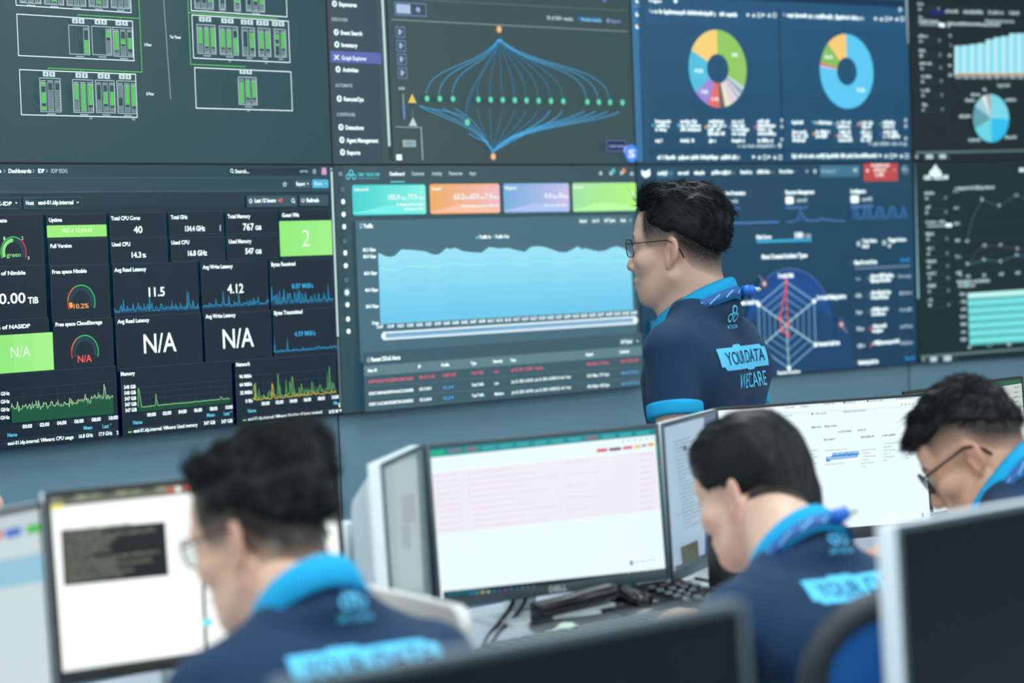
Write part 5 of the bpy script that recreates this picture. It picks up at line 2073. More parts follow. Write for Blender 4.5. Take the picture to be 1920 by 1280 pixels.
def nets(F, lo, h):
    """surface nets: one vertex in every cell the surface passes through"""
    S = F < 0
    n = np.array(F.shape)
    cnt = np.zeros(n - 1, np.int8)
    for i in (0, 1):
        for j in (0, 1):
            for k in (0, 1):
                cnt += S[i:n[0] - 1 + i, j:n[1] - 1 + j, k:n[2] - 1 + k]
    act = (cnt > 0) & (cnt < 8)
    I = np.argwhere(act)
    idx = np.full(n - 1, -1, np.int64)
    idx[act] = np.arange(len(I))
    acc = np.zeros((len(I), 3))
    num = np.zeros(len(I))
    C = [(i, j, k) for i in (0, 1) for j in (0, 1) for k in (0, 1)]
    val = {c: F[I[:, 0] + c[0], I[:, 1] + c[1], I[:, 2] + c[2]] for c in C}
    for c in C:
        for ax in range(3):
            if c[ax] == 0:
                c2 = list(c)
                c2[ax] = 1
                a, b = val[c], val[tuple(c2)]
                mk = (a < 0) != (b < 0)
                t = np.where(mk, a / np.where(mk, a - b, 1), 0)
                p = np.tile(np.array(c, float), (len(I), 1))
                p[:, ax] += t
                acc[mk] += p[mk]
                num[mk] += 1
    V = lo + h * (I + acc / num[:, None])
    Q = []
    for ax in range(3):
        o1, o2 = [(1, 2), (2, 0), (0, 1)][ax]
        sa = [slice(None)] * 3
        sb = [slice(None)] * 3
        sa[ax] = slice(0, n[ax] - 1)
        sb[ax] = slice(1, n[ax])
        A_, B_ = S[tuple(sa)], S[tuple(sb)]
        E = np.argwhere(A_ != B_)
        ok = (E[:, o1] > 0) & (E[:, o2] > 0) & (E[:, o1] < n[o1] - 1) & (E[:, o2] < n[o2] - 1)
        E = E[ok]

        def cell(d1, d2):
            q = E.copy()
            q[:, o1] -= d1
            q[:, o2] -= d2
            return idx[q[:, 0], q[:, 1], q[:, 2]]
        q = np.stack([cell(1, 1), cell(0, 1), cell(0, 0), cell(1, 0)], 1)
        inside = A_[E[:, 0], E[:, 1], E[:, 2]]
        q[~inside] = q[~inside][:, ::-1]
        Q.append(q)
    return V, np.concatenate(Q)


def mesh_obj(name, V, Q, m, parent, attrs=None):
    me = bpy.data.meshes.new(name)
    off = np.zeros(3)
    p = parent
    while p is not None:
        off += np.array(p.location)
        p = p.parent
    V = np.asarray(V) - off
    me.vertices.add(len(V))
    me.vertices.foreach_set('co', V.astype(np.float32).ravel())
    n = len(Q)
    w = Q.shape[1]
    me.loops.add(n * w)
    me.loops.foreach_set('vertex_index', Q.astype(np.int32).ravel())
    me.polygons.add(n)
    me.polygons.foreach_set('loop_start', np.arange(0, n * w, w, dtype=np.int32))
    me.update(calc_edges=True)
    me.polygons.foreach_set('use_smooth', np.ones(n, bool))
    me.materials.append(m)
    for k, a in (attrs or {}).items():
        at = me.attributes.new(k, 'FLOAT', 'POINT')
        at.data.foreach_set('value', np.asarray(a, np.float32))
    me.validate()
    o = bpy.data.objects.new(name, me)
    COL.objects.link(o)
    o.parent = parent
    return o


def smooth_normals(V, Q):
    N = np.zeros_like(V)
    a, b, c, d = (V[Q[:, i]] for i in range(4))
    fn = np.cross(c - a, d - b)
    for i in range(4):
        np.add.at(N, Q[:, i], fn)
    return N / (np.linalg.norm(N, axis=1)[:, None] + 1e-12)


def relax(V, Q, it=2):
    E = np.concatenate([Q[:, [0, 1]], Q[:, [1, 2]], Q[:, [2, 3]], Q[:, [3, 0]]])
    for _ in range(it):
        S = np.zeros_like(V)
        c = np.zeros(len(V))
        np.add.at(S, E[:, 0], V[E[:, 1]])
        np.add.at(S, E[:, 1], V[E[:, 0]])
        np.add.at(c, E[:, 0], 1)
        np.add.at(c, E[:, 1], 1)
        V = V * 0.5 + 0.5 * S / c[:, None]
    return V


def skin_mat(name, skin, stub=(30, 28, 27)):
    m = bpy.data.materials.new(name)
    m.use_nodes = True
    nt = m.node_tree
    b = nt.nodes['Principled BSDF']
    b.inputs['Roughness'].default_value = 0.48
    b.inputs['Specular IOR Level'].default_value = 0.4
    b.inputs['Subsurface Weight'].default_value = 0.12
    b.inputs['Subsurface Radius'].default_value = (0.010, 0.004, 0.002)
    tc = nt.nodes.new('ShaderNodeTexCoord')
    n = nt.nodes.new('ShaderNodeTexNoise')
    n.inputs['Scale'].default_value = 38
    n.inputs['Detail'].default_value = 5
    nt.links.new(tc.outputs['Object'], n.inputs['Vector'])
    L = lin(skin)

    def mixn():
        q = nt.nodes.new('ShaderNodeMix')
        q.data_type = 'RGBA'
        return q
    m1 = mixn()
    m1.inputs[6].default_value = (L[0] * 0.9, L[1] * 0.86, L[2] * 0.84, 1)
    m1.inputs[7].default_value = (min(1, L[0] * 1.08), L[1] * 1.08, L[2] * 1.08, 1)
    nt.links.new(n.outputs['Fac'], m1.inputs[0])
    a1 = nt.nodes.new('ShaderNodeAttribute')
    a1.attribute_name = 'flush'
    m2 = mixn()
    m2.inputs[7].default_value = lin((196, 116, 108))
    nt.links.new(a1.outputs['Fac'], m2.inputs[0])
    nt.links.new(m1.outputs[2], m2.inputs[6])
    a2 = nt.nodes.new('ShaderNodeAttribute')
    a2.attribute_name = 'stubble'
    # grain of cropped hair
    n2 = nt.nodes.new('ShaderNodeTexNoise')
    n2.inputs['Scale'].default_value = 420
    n2.inputs['Detail'].default_value = 2
    nt.links.new(tc.outputs['Object'], n2.inputs['Vector'])
    mr = nt.nodes.new('ShaderNodeMapRange')
    mr.inputs[1].default_value = 0.3
    mr.inputs[2].default_value = 0.7
    mr.inputs[3].default_value = 0.84
    mr.inputs[4].default_value = 1.18
    nt.links.new(n2.outputs['Fac'], mr.inputs[0])
    mu = nt.nodes.new('ShaderNodeMath')
    mu.operation = 'MULTIPLY'
    mu.use_clamp = True
    nt.links.new(a2.outputs['Fac'], mu.inputs[0])
    nt.links.new(mr.outputs[0], mu.inputs[1])
    m3 = mixn()
    m3.inputs[7].default_value = lin(stub)
    nt.links.new(mu.outputs[0], m3.inputs[0])
    nt.links.new(m2.outputs[2], m3.inputs[6])
    nt.links.new(m3.outputs[2], b.inputs['Base Color'])
    return m


M_hair = mat('black_hair', (14, 16, 17), 0.52, spec=0.25, vary=0.25, scale=90)
M_shirt = mat('navy_polo_cotton', (29, 55, 84), 0.85, spec=0.2, vary=0.06, scale=60, bump=0.25, bscale=1200, sheen=0.06)
M_cyan = mat('cyan_collar_cotton', (24, 164, 214), 0.8, spec=0.3, vary=0.04, bump=0.25, bscale=1200)
M_print = mat('cyan_print', (96, 200, 240), 0.7, spec=0.3, vary=0.02)
M_printdark = mat('navy_print', (27, 52, 80), 0.8, spec=0.2)
M_trouser = mat('dark_trousers', (34, 38, 46), 0.85)
M_shoe = mat('black_shoe', (20, 20, 22), 0.4)
M_sole = mat('white_sole', (200, 200, 198), 0.6)
M_gl = mat('dark_spectacle_frame', (30, 32, 38), 0.3, metal=0.4)
M_eye = mat('eye_white', (224, 222, 216), 0.15)
M_iris = mat('dark_iris', (30, 22, 18), 0.1)
M_lany = mat('blue_lanyard', (36, 92, 158), 0.6)
M_lany2 = mat('lanyard_pattern', (110, 190, 230), 0.6)
M_clip = mat('blue_clip', (24, 104, 200), 0.35)
M_lens = bpy.data.materials.new('spectacle_lens')
M_lens.use_nodes = True
_nt = M_lens.node_tree
_nt.nodes.clear()
_o = _nt.nodes.new('ShaderNodeOutputMaterial')
_mx = _nt.nodes.new('ShaderNodeMixShader')
_mx.inputs[0].default_value = 0.16
_tr = _nt.nodes.new('ShaderNodeBsdfTransparent')
_tr.inputs[0].default_value = (0.93, 0.97, 0.98, 1)
_gs = _nt.nodes.new('ShaderNodeBsdfGlossy')
_gs.inputs['Roughness'].default_value = 0.05
_nt.links.new(_tr.outputs[0], _mx.inputs[1])
_nt.links.new(_gs.outputs[0], _mx.inputs[2])
_nt.links.new(_mx.outputs[0], _o.inputs[0])

HC = V3(0, -0.012, -0.012)     # ear canal level in head coordinates


def ellh(p, r):
    k0 = np.linalg.norm(p / r, axis=-1)
    k1 = np.linalg.norm(p / (r * r), axis=-1)
    return k0 * (k0 - 1) / np.maximum(k1, 1e-9)


def smin(a, b, k):
    q = np.clip(0.5 + 0.5 * (b - a) / k, 0, 1)
    return b * (1 - q) + a * q - k * q * (1 - q)


def smax(a, b, k):
    return -smin(-a, -b, k)


def head_ops(H):
    """H maps head coordinates to the world"""
    A = H.A
    c = lambda p: H.w(p)
    R = lambda ax, d: None
    ops = [
        sd_ell(c((0, -0.014, 0.042)), (0.075, 0.096, 0.086), A, 0.02),
        sd_ell(c((0, 0.036, 0.040)), (0.064, 0.054, 0.060), A, 0.02),
        sd_ell(c((0, 0.040, -0.030)), (0.061, 0.050, 0.075), A, 0.02),
        sd_ell(c((0, 0.034, -0.078)), (0.053, 0.052, 0.036), A, 0.02),
        sd_ell(c((0, 0.074, -0.100)), (0.024, 0.018, 0.017), A, 0.022),
    ]
    for s in (-1, 1):
        ops += [sd_caps(c((s * 0.058, -0.008, -0.055)), c((s * 0.034, 0.052, -0.097)), 0.017, 0.016, 0.03),
                sd_ell(c((s * 0.045, 0.054, -0.022)), (0.024, 0.026, 0.020), A, 0.02),
                sd_caps(c((s * 0.012, 0.084, 0.027)), c((s * 0.050, 0.066, 0.026)), 0.010, 0.009, 0.016)]
    for s in (-1, 1):
        ops.append(sd_ell(c((s * 0.032, 0.096, 0.006)), (0.017, 0.017, 0.012), A, 0.014, 's'))
        ops.append(sd_ell(c((s * 0.032, 0.074, 0.006)), (0.0145, 0.0145, 0.0135), A, 0.004))
    ops += [sd_caps(c((0, 0.085, 0.014)), c((0, 0.108, -0.030)), 0.0085, 0.0125, 0.012),
            sd_ell(c((0.012, 0.096, -0.036)), (0.0095, 0.011, 0.008), A, 0.008), sd_ell(c((-0.012, 0.096, -0.036)), (0.0095, 0.011, 0.008), A, 0.008),
            sd_ell(c((0, 0.080, -0.066)), (0.028, 0.020, 0.022), A, 0.016),
            sd_ell(c((0, 0.0945, -0.0625)), (0.021, 0.008, 0.0055), A, 0.006), sd_ell(c((0, 0.092, -0.0745)), (0.019, 0.009, 0.0065), A, 0.006),
            sd_caps(c((-0.022, 0.094, -0.0685)), c((0.022, 0.094, -0.0685)), 0.0022, 0.0022, 0.004, 's')]
    for s in (-1, 1):
        a = math.radians(24)
        Re = np.array([[math.cos(s * a), -math.sin(s * a), 0], [math.sin(s * a), math.cos(s * a), 0], [0, 0, 1]])
        tb = math.radians(-12)
        Rt = np.array([[1, 0, 0], [0, math.cos(tb), math.sin(tb)], [0, -math.sin(tb), math.cos(tb)]])
        B = A @ Re @ Rt
        e = lambda p: c((s * 0.078, -0.020, -0.008)) + B @ np.array([s * p[0], p[1], p[2]])
        ops += [sd_ell(e((0, 0, 0.004)), (0.0075, 0.0185, 0.029), B, 0.006),
                sd_ell(e((0.001, 0.005, -0.024)), (0.0065, 0.0085, 0.011), B, 0.006),
                sd_ell(e((0.0085, 0.003, -0.003)), (0.0075, 0.0085, 0.0135), B, 0.004, 's'),
                sd_ell(e((0.0085, -0.003, 0.016)), (0.005, 0.009, 0.0085), B, 0.004, 's'),
                sd_ell(e((0.004, 0.0135, -0.004)), (0.0045, 0.004, 0.007), B, 0.004)]
    return ops


def hand_ops(w, d, n, s, curl=0.5, spread=1.0, k=0.006):
    """w wrist, d pointing direction, n palm side, s +1 = right hand"""
    d = nz(d)
    n = nz(n - d * (n @ d))
    t = np.cross(d, n) * s          # towards the little finger? flipped below so that the thumb lies inwards
    t = -t
    B = np.stack([t, d, n], 1)
    ops = [sd_caps(w - d * 0.03, w + d * 0.015, 0.026, 0.024, 0.02),
           sd_ell(w + d * 0.050, (0.040, 0.052, 0.0165), B, 0.02)]
    J = []
    for i, (o, L, r) in enumerate(((0.029, 0.072, 0.0088), (0.010, 0.080, 0.009), (-0.010, 0.074, 0.0086), (-0.028, 0.058, 0.0078))):
        p = w + d * (0.092 - 0.004 * abs(i - 1)) + t * o
        q = w + d * 0.05 + t * o * 0.75
        ops.append(sd_caps(q, p, r * 1.1, r, 0.012))
        a = 0.12 + curl * (0.25 + 0.1 * i)
        dirv = nz(d * math.cos(a) + n * math.sin(a) + t * (0.10 * (1.2 - i) * spread * 0.5))
        for j, f in enumerate((0.45, 0.31, 0.24)):
            p2 = p + dirv * L * f
            ops.append(sd_caps(p, p2, r * (1 - 0.07 * j), r * (0.94 - 0.08 * j), 0.003))
            p = p2
            a += curl * (0.55 - 0.1 * j)
            dirv = nz(d * math.cos(a) + n * math.sin(a) + t * (0.10 * (1.2 - i) * spread * 0.5))
    p = w + d * 0.022 + t * 0.026 + n * 0.006
    p2 = p + nz(d * 0.75 + t * 0.65 + n * 0.35) * 0.042
    p3 = p2 + nz(d * 0.92 + t * 0.3 + n * 0.3) * 0.032
    p4 = p3 + nz(d * 0.97 + t * 0.05 + n * 0.25) * 0.026
    ops += [sd_caps(p, p2, 0.015, 0.0105, 0.01), sd_caps(p2, p3, 0.0103, 0.0095, 0.003), sd_caps(p3, p4, 0.0095, 0.0078, 0.003)]
    return ops


def ik(S, T, a, b, pole):
    d = T - S
    L = np.linalg.norm(d)
    if L > (a + b) * 0.985:
        T = S + d / L * (a + b) * 0.985
        d = T - S
        L = np.linalg.norm(d)
    d = d / L
    x = (a * a - b * b + L * L) / (2 * L)
    hgt = math.sqrt(max(0, a * a - x * x))
    p = pole - d * (pole @ d)
    return S + d * x + nz(p) * hgt, T


def person(spec):
    sp = dict(hres=0.0035, seated=True, skin=(214, 172, 148), tw=1.0)
    sp.update(spec)
    size = sp.get('size', 1.0)
    if size != 1.0:             # a taller man: built at standard size about his own place on the floor, then scaled there
        q = Frame(sp['c7'], math.radians(sp['tyaw']), math.radians(sp['lean']))
        gp = np.array(sp['c7']) + size * (q.A @ V3(0, 0.06, -sp.get('tl', 0.5)))
        gp[2] = 0
        sp['c7'] = gp + (np.array(sp['c7']) - gp) / size
        sp['ear'] = gp + (np.array(sp['ear']) - gp) / size
        sp['hands'] = [(gp + (np.array(t[0]) - gp) / size,) + tuple(t[1:]) for t in sp['hands']]
    Tf = Frame(sp['c7'], math.radians(sp['tyaw']), math.radians(sp['lean']), math.radians(sp.get('troll', 0)))
    Hd = Frame((0, 0, 0), math.radians(sp['hyaw']), math.radians(sp['hpitch']), math.radians(sp.get('hroll', 0)))
    # place the head by its left ear as seen
    Hd.o = np.array(sp['ear']) - Hd.A @ V3(-0.082, -0.020, -0.008)
    fwd0 = V3(-math.sin(math.radians(sp['tyaw'])), math.cos(math.radians(sp['tyaw'])), 0)
    rt0 = V3(fwd0[1], -fwd0[0], 0)
    tl = sp.get('tl', 0.50)
    hip = Tf.w((0, 0.06, -tl))
    root = empty('person', (hip[0], hip[1], 0.0), sp['label'], 'person')
    A = Tf.A
    tw = sp['tw']

    def torso(gr, k=0.05):
        o = [sd_ell(Tf.w((0, 0.060, -0.20)), (0.150 * tw + gr, 0.100 + gr, 0.18), A, k),
             sd_ell(Tf.w((0, 0.06, -0.38)), (0.146 * tw + gr, 0.098 + gr, 0.20), A, k),
             sd_ell(Tf.w((0, 0.03, -0.13)), (0.13 * tw + gr, 0.052 + gr, 0.08), A, k)]
        for s in (-1, 1):
            o += [sd_caps(Tf.w((s * 0.03, 0.025, -0.035)), Tf.w((s * 0.155 * tw, 0.037, -0.098)), 0.034 + gr, 0.046 + gr, 0.035),
                  sd_ell(Tf.w((s * 0.085, -0.012, -0.17)), (0.07 + gr, 0.042 + gr, 0.09), A, k)]
        if gr > 0:
            o.append(sd_ell(Tf.w((0, 0.030, -0.034)), (0.080, 0.074, 0.036), A, 0.03))
        return o

    # joints
    sh, el, wr = {}, {}, {}
    for s in (-1, 1):
        sh[s] = Tf.w((s * 0.188 * tw, 0.04, -0.112))
        T = np.array(sp['hands'][0 if s < 0 else 1][0], float)
        pole = rt0 * s * 0.6 + V3(0, 0, -1) - fwd0 * 0.35
        el[s], wr[s] = ik(sh[s], T, 0.285, 0.245, pole if sp['seated'] else -fwd0 + rt0 * s * 0.3)
    neck_lo = Tf.w((0, 0.045, -0.03))
    neck_hi = Hd.w((0, -0.018, -0.045))
    ops = head_ops(Hd) + [sd_caps(neck_hi, neck_lo, 0.054, 0.058, 0.03), sd_caps(Hd.w((0, -0.038, -0.03)), Tf.w((0, 0.024, -0.01)), 0.039, 0.042, 0.035),
                          sd_caps(Hd.w((0, 0.02, -0.075)), Tf.w((0, 0.085, -0.06)), 0.034, 0.035, 0.03)]
    ops += torso(-0.016)
    sl = 0.62
    for s in (-1, 1):
        hsp = sp['hands'][0 if s < 0 else 1]
        ops += [sd_caps(sh[s], el[s], 0.043, 0.037, 0.03), sd_caps(el[s], el[s] + (wr[s] - el[s]) * 0.35, 0.037, 0.038, 0.03),
                sd_caps(el[s] + (wr[s] - el[s]) * 0.3, wr[s], 0.038, 0.026, 0.03)]
        ops += hand_ops(wr[s], np.array(hsp[1], float), np.array(hsp[2], float), s, hsp[3] if len(hsp) > 3 else 0.5)
    # legs
    if sp['seated']:
        kn, an = {}, {}
        for s in (-1, 1):
            hj = hip + rt0 * s * 0.095 - V3(0, 0, 0.02)
            hj[2] = max(hj[2] - 0.03, 0.545)
            kn[s] = hj + fwd0 * 0.40 + rt0 * s * 0.06
            kn[s][2] = 0.535
            an[s] = kn[s] + fwd0 * 0.02
            an[s][2] = 0.10
            sh.setdefault('h%d' % s, hj)
    else:
        kn, an = {}, {}
        for s in (-1, 1):
            hj = hip + rt0 * s * 0.09
            kn[s] = hj * 1.0
            kn[s][2] = 0.47
            kn[s] += fwd0 * 0.01 + rt0 * s * 0.01
            an[s] = kn[s] * 1.0
            an[s][2] = 0.09
            an[s] += -fwd0 * 0.03
            sh.setdefault('h%d' % s, hj)
    for s in (-1, 1):
        ops += [sd_caps(sh['h%d' % s], kn[s], 0.062, 0.046, 0.03), sd_caps(kn[s], an[s], 0.046, 0.034, 0.03),
                sd_caps(an[s], an[s] + fwd0 * 0.10 - V3(0, 0, 0.045), 0.034, 0.03, 0.03)]
    h = sp['hres']
    F, lo = field(ops, h)
    V, Q = nets(F, lo, h)
    P = Hd.loc(V)
    x, y, z = P[:, 0], P[:, 1], P[:, 2]
    inhead = (np.linalg.norm(P - V3(0, 0, 0), axis=1) < 0.17)
    # cropped sides
    ly, lz, wd = sp['fade']
    line = np.interp(y, ly, lz)
    st = np.clip((z - line) / wd, 0, 1) ** 0.55 * np.clip((sp.get('temple', 0.055) - y + 0.15 * (z - 0.02)) / 0.012, 0, 1)
    st = np.where(inhead & (np.abs(x) < 0.0815), st, 0)
    earz = (np.abs(x) > 0.074) & (np.abs(y + 0.02) < 0.026) & (z < 0.026)
    st = np.where(earz, 0, st)
    brow = inhead & (y > 0.055) & (np.abs(z - 0.030 + 0.10 * np.maximum(0, np.abs(x) - 0.04)) < 0.0042) & (np.abs(x) > 0.013) & (np.abs(x) < 0.056)
    st = np.where(brow, 0.85, st)
    lip = inhead & (y > 0.078) & (np.abs(x) < 0.024 - 0.9 * np.abs(z + 0.0685)) & (z < -0.055) & (z > -0.083)
    fl = np.where(lip, 0.55, 0) + np.where(inhead & (np.abs(x) > 0.078) & (np.abs(y + 0.02) < 0.03), 0.28, 0)
    body = mesh_obj('body', V, Q, skin_mat('skin_' + sp['key'], sp['skin']), root, dict(stubble=st, flush=fl))
    # eyes
    for s in (-1, 1):
        m = MB()
        e = Vector(Hd.w((s * 0.032, 0.0765, 0.006)))
        b = bmesh.new()
        bmesh.ops.create_uvsphere(b, u_segments=16, v_segments=10, radius=0.0125)
        m.bm(b, 0, True, Matrix.Translation(e))
        m.lathe([(0.0062, 0.0106), (0.0055, 0.0122), (0.003, 0.0128), (0.0005, 0.013)], e, Vector(Hd.A[:, 1]), 14, 1)
        m.build('eye', [M_eye, M_iris], root)
    # polo shirt
    so = torso(0.006)
    for s in (-1, 1):
        cuff = sh[s] + (el[s] - sh[s]) * sp.get('sleeve', 0.62)
        so.append(sd_caps(sh[s], cuff, 0.057, 0.053, 0.022, 'u', 0.0))
    if sp['seated']:
        so.append(sd_ell(hip - V3(0, 0, 0.0), (0.165, 0.125, 0.10), Frame((0, 0, 0), math.radians(sp['tyaw'])).A, 0.05))
    F, lo = field(so, 0.005)
    SV, SQ = nets(F, lo, 0.005)
    SN = smooth_normals(SV, SQ)
    L = Tf.loc(SV)
    w_ = np.zeros(len(SV))
    for (fx, fy, fz, ph, amp) in sp.get('folds', ((26, 8, 17, 0.3, 0.0032), (-31, 5, 24, 2.1, 0.0026), (14, 20, 52, 1.0, 0.0018), (48, 0, -30, 4.0, 0.0016))):
        q = np.sin(L[:, 0] * fx + L[:, 1] * fy + L[:, 2] * fz + ph + 1.3 * np.sin(L[:, 0] * 9 + L[:, 2] * 7 + ph))
        w_ += amp * np.sign(q) * np.abs(q) ** 1.5
    near = np.clip((-L[:, 2] - 0.05) / 0.12, 0.25, 1)
    SV = relax(SV, SQ, 1) + SN * (w_ * near)[:, None]
    shirt = mesh_obj('polo_shirt', SV, SQ, M_shirt, root)
    bvh = BVHTree.FromPolygons([tuple(v) for v in SV], [tuple(q) for q in SQ])
    # sleeve bands
    for s in (-1, 1):
        cuff = sh[s] + (el[s] - sh[s]) * sp.get('sleeve', 0.62)
        ax = nz(el[s] - sh[s])
        m = MB()
        m.lathe([(0.050, -0.013), (0.0565, -0.013), (0.0575, -0.008), (0.0575, 0.010), (0.0555, 0.014), (0.046, 0.014)], Vector(cuff - ax * 0.012), Vector(ax), 40)
        m.build('sleeve_band', M_cyan, shirt)
    # collar
    N = 48
    vs = []
    prof = sp.get('collar', (0.034, -0.045, 0.060))
    hb, hf, nr = prof
    for i in range(N + 1):
        a = math.radians(22 + (360 - 44) * i / N)   # open at the front
        cx, cy = math.sin(a), math.cos(a)
        g = 0.5 - 0.5 * cy                            # 1 at the back
        zt = hf + (hb - hf) * g ** 0.9
        drop = 0.043 + 0.006 * (1 - g)
        c0 = V3(0, 0.030 + 0.040 * (1 - g), 0)
        for rr, zz in ((nr - 0.004, zt - drop), (nr, zt - 0.004), (nr + 0.003, zt + 0.001), (nr + 0.008, zt - 0.006), (nr + 0.016 + 0.012 * (1 - g), zt - drop), (nr + 0.012 + 0.012 * (1 - g), zt - drop - 0.001)):
            vs.append(Tf.w(c0 + V3(cx * rr * 1.04, cy * rr * 0.98, zz)))
    k = 6
    fs = [(i * k + j, i * k + (j + 1) % k, (i + 1) * k + (j + 1) % k, (i + 1) * k + j) for i in range(N) for j in range(k)]
    fs += [tuple(range(k - 1, -1, -1)), tuple(N * k + j for j in range(k))]
    m = MB()
    m.add(vs, fs, 0, True)
    m.build('collar', M_cyan, shirt)

    # print on the back, laid over the cloth
    back = -Tf.A[:, 1]

    def drape(x_, z_, off):
        o = Tf.w((x_, -0.35, z_))
        r = bvh.ray_cast(Vector(o), Vector(-back))
        if r[0] is None:
            return o - back * 0.3
        return np.array(r[0]) + back * off
    pz = sp.get('print_z', -0.135)
    px = sp.get('print_x', 0.0)
    m = MB()

    def band(pts_x, zlo, zhi, off, mi, nx=28, nzz=6):
        x0, x1 = pts_x
        vs, fs = [], []
        for j in range(nzz + 1):
            for i in range(nx + 1):
                u_ = i / nx
                xx = x0 + (x1 - x0) * u_
                a = zlo(u_)
                b_ = zhi(u_)
                vs.append(drape(xx, a + (b_ - a) * j / nzz, off))
        for j in range(nzz):
            for i in range(nx):
                q = j * (nx + 1) + i
                fs.append((q, q + 1, q + nx + 2, q + nx + 1))
        m.add(vs, fs, mi, True)

    def letters(t, x0, x1, z0, hh, off, mi, bold=0.0):
        v, f = glyphs(t, bold)
        sx = (x1 - x0) / (v[:, 0].max() - v[:, 0].min())
        sz = hh / cap_h()
        m.add([drape(x0 + (p[0] - v[:, 0].min()) * sx, z0 + p[1] * sz, off) for p in v], f, mi)

    band((px - 0.105, px + 0.115), lambda u_: pz - 0.024 + (0.008 if u_ < 0.06 else 0) - (0.004 if .55 < u_ < .75 else 0),
         lambda u_: pz + 0.022 - (0.006 if u_ > 0.9 else 0) + (0.005 if 0.25 < u_ < 0.5 else 0), 0.0022, 0)
    letters('YOUR DATA', px - 0.088, px + 0.100, pz - 0.013, 0.026, 0.0034, 1, 0.0)
    letters('WECARE', px - 0.045, px + 0.100, pz - 0.064, 0.030, 0.0026, 0, 0.0)
    # small emblem and letters under the collar
    lx, lz = sp.get('logo_x', 0.02), pz + 0.085
    for dx, dz in ((0, 0.012), (-0.011, -0.004), (0.011, -0.004)):
        vs, fs = [], []
        for i in range(16):
            a = 2 * math.pi * i / 16
            for rr in (0.006, 0.0095):
                vs.append(drape(lx + dx + rr * math.cos(a), lz + dz + rr * math.sin(a), 0.0024))
        for i in range(16):
            j = (i + 1) % 16
            fs.append((2 * i, 2 * i + 1, 2 * j + 1, 2 * j))
        m.add(vs, fs, 0)
    letters('CMC TELECOM', lx - 0.026, lx + 0.026, lz - 0.026, 0.007, 0.0024, 0, 0.01)
    m.build('back_print', [M_print, M_printdark], shirt)

    # trousers and shoes
    to = [sd_ell(hip - V3(0, 0, 0.03), (0.15, 0.115, 0.11), Frame((0, 0, 0), math.radians(sp['tyaw'])).A, 0.05)]
    for s in (-1, 1):
        to += [sd_caps(sh['h%d' % s], kn[s], 0.083, 0.066, 0.04), sd_caps(kn[s], an[s] + V3(0, 0, 0.02), 0.064, 0.052, 0.04)]
    F, lo = field(to, 0.008)
    TV, TQ = nets(F, lo, 0.008)
    mesh_obj('trousers', relax(TV, TQ, 2), TQ, M_trouser, root)
    for s in (-1, 1):
        a = an[s].copy()
        so2 = [sd_caps(a + V3(0, 0, 0.0) + fwd0 * 0.0 - V3(0, 0, 0.03), a + fwd0 * 0.13 - V3(0, 0, 0.048), 0.044, 0.038, 0.03), sd_caps(a + V3(0, 0, 0.01), a - V3(0, 0, 0.03) - fwd0 * 0.025, 0.042, 0.042, 0.03)]
        F, lo = field(so2, 0.006)
        hV, hQ = nets(F, lo, 0.006)
        hV[:, 2] = np.maximum(hV[:, 2], 0.014)
        sho = mesh_obj('shoe', hV, hQ, M_shoe, root)
        m = MB()
        Rm = Matrix((Vector(rt0), Vector(fwd0), Vector((0, 0, 1)))).transposed().to_4x4()
        Rm.translation = Vector((a[0], a[1], 0.001)) + Vector(fwd0) * 0.05
        m.prism(rrect(0.092, 0.27, 0.044, 6), Rm, 0.016)
        m.build('sole', M_sole, sho)

    # hair
    fn = sp['hair']
    g = 0.0035
    ax = [np.arange(-0.125, 0.125, g), np.arange(-0.16, 0.16, g), np.arange(-0.12, 0.21, g)]
    G = np.stack(np.meshgrid(*ax, indexing='ij'), -1)
    Fh = fn(G).astype(np.float32)
    hV, hQ = nets(Fh, V3(ax[0][0], ax[1][0], ax[2][0]), g)
    hN = smooth_normals(hV, hQ)
    comb = sp['comb']
    n_str = sp.get('strands', 3200)
    ids = RNG.choice(len(hV), n_str)
    sV, sQ = [], []
    base = len(hV)
    for q in ids:
        p, nn_ = hV[q], hN[q]
        if sp.get('strand_keep') and not sp['strand_keep'](p):
            continue
        d = comb(p) + RNG.normal(0, sp.get('mess', 0.18), 3)
        d = d - nn_ * (d @ nn_)
        d = nz(d + 1e-6)
        Ls = sp['slen'](p) * RNG.uniform(0.6, 1.15)
        lift = sp.get('lift', 0.10)
        side = nz(np.cross(d, nn_))
        r0 = sp.get('sr', 0.0011)
        ring = []
        for t in (0.0, 0.4, 0.75, 1.0):
            c = p - nn_ * 0.0015 + d * Ls * t + nn_ * (lift * Ls * t - (0.35 + lift) * Ls * Ls * t * t * 4.0)
            r = r0 * (1 - 0.85 * t)
            ring.append([c + side * r, c + nn_ * r, c - side * r])
        o0 = base + len(sV)
        for rg in ring:
            sV.extend(rg)
        for j in range(3):
            for i in range(3):
                sQ.append((o0 + j * 3 + i, o0 + j * 3 + (i + 1) % 3, o0 + j * 3 + 3 + (i + 1) % 3, o0 + j * 3 + 3 + i))
    aV = np.concatenate([hV, np.array(sV).reshape(-1, 3)])
    aQ = np.concatenate([hQ, np.array(sQ).reshape(-1, 4)]).astype(int)
    aV = Hd.o + aV @ Hd.A.T
    mesh_obj('hair', aV, aQ, M_hair, root)

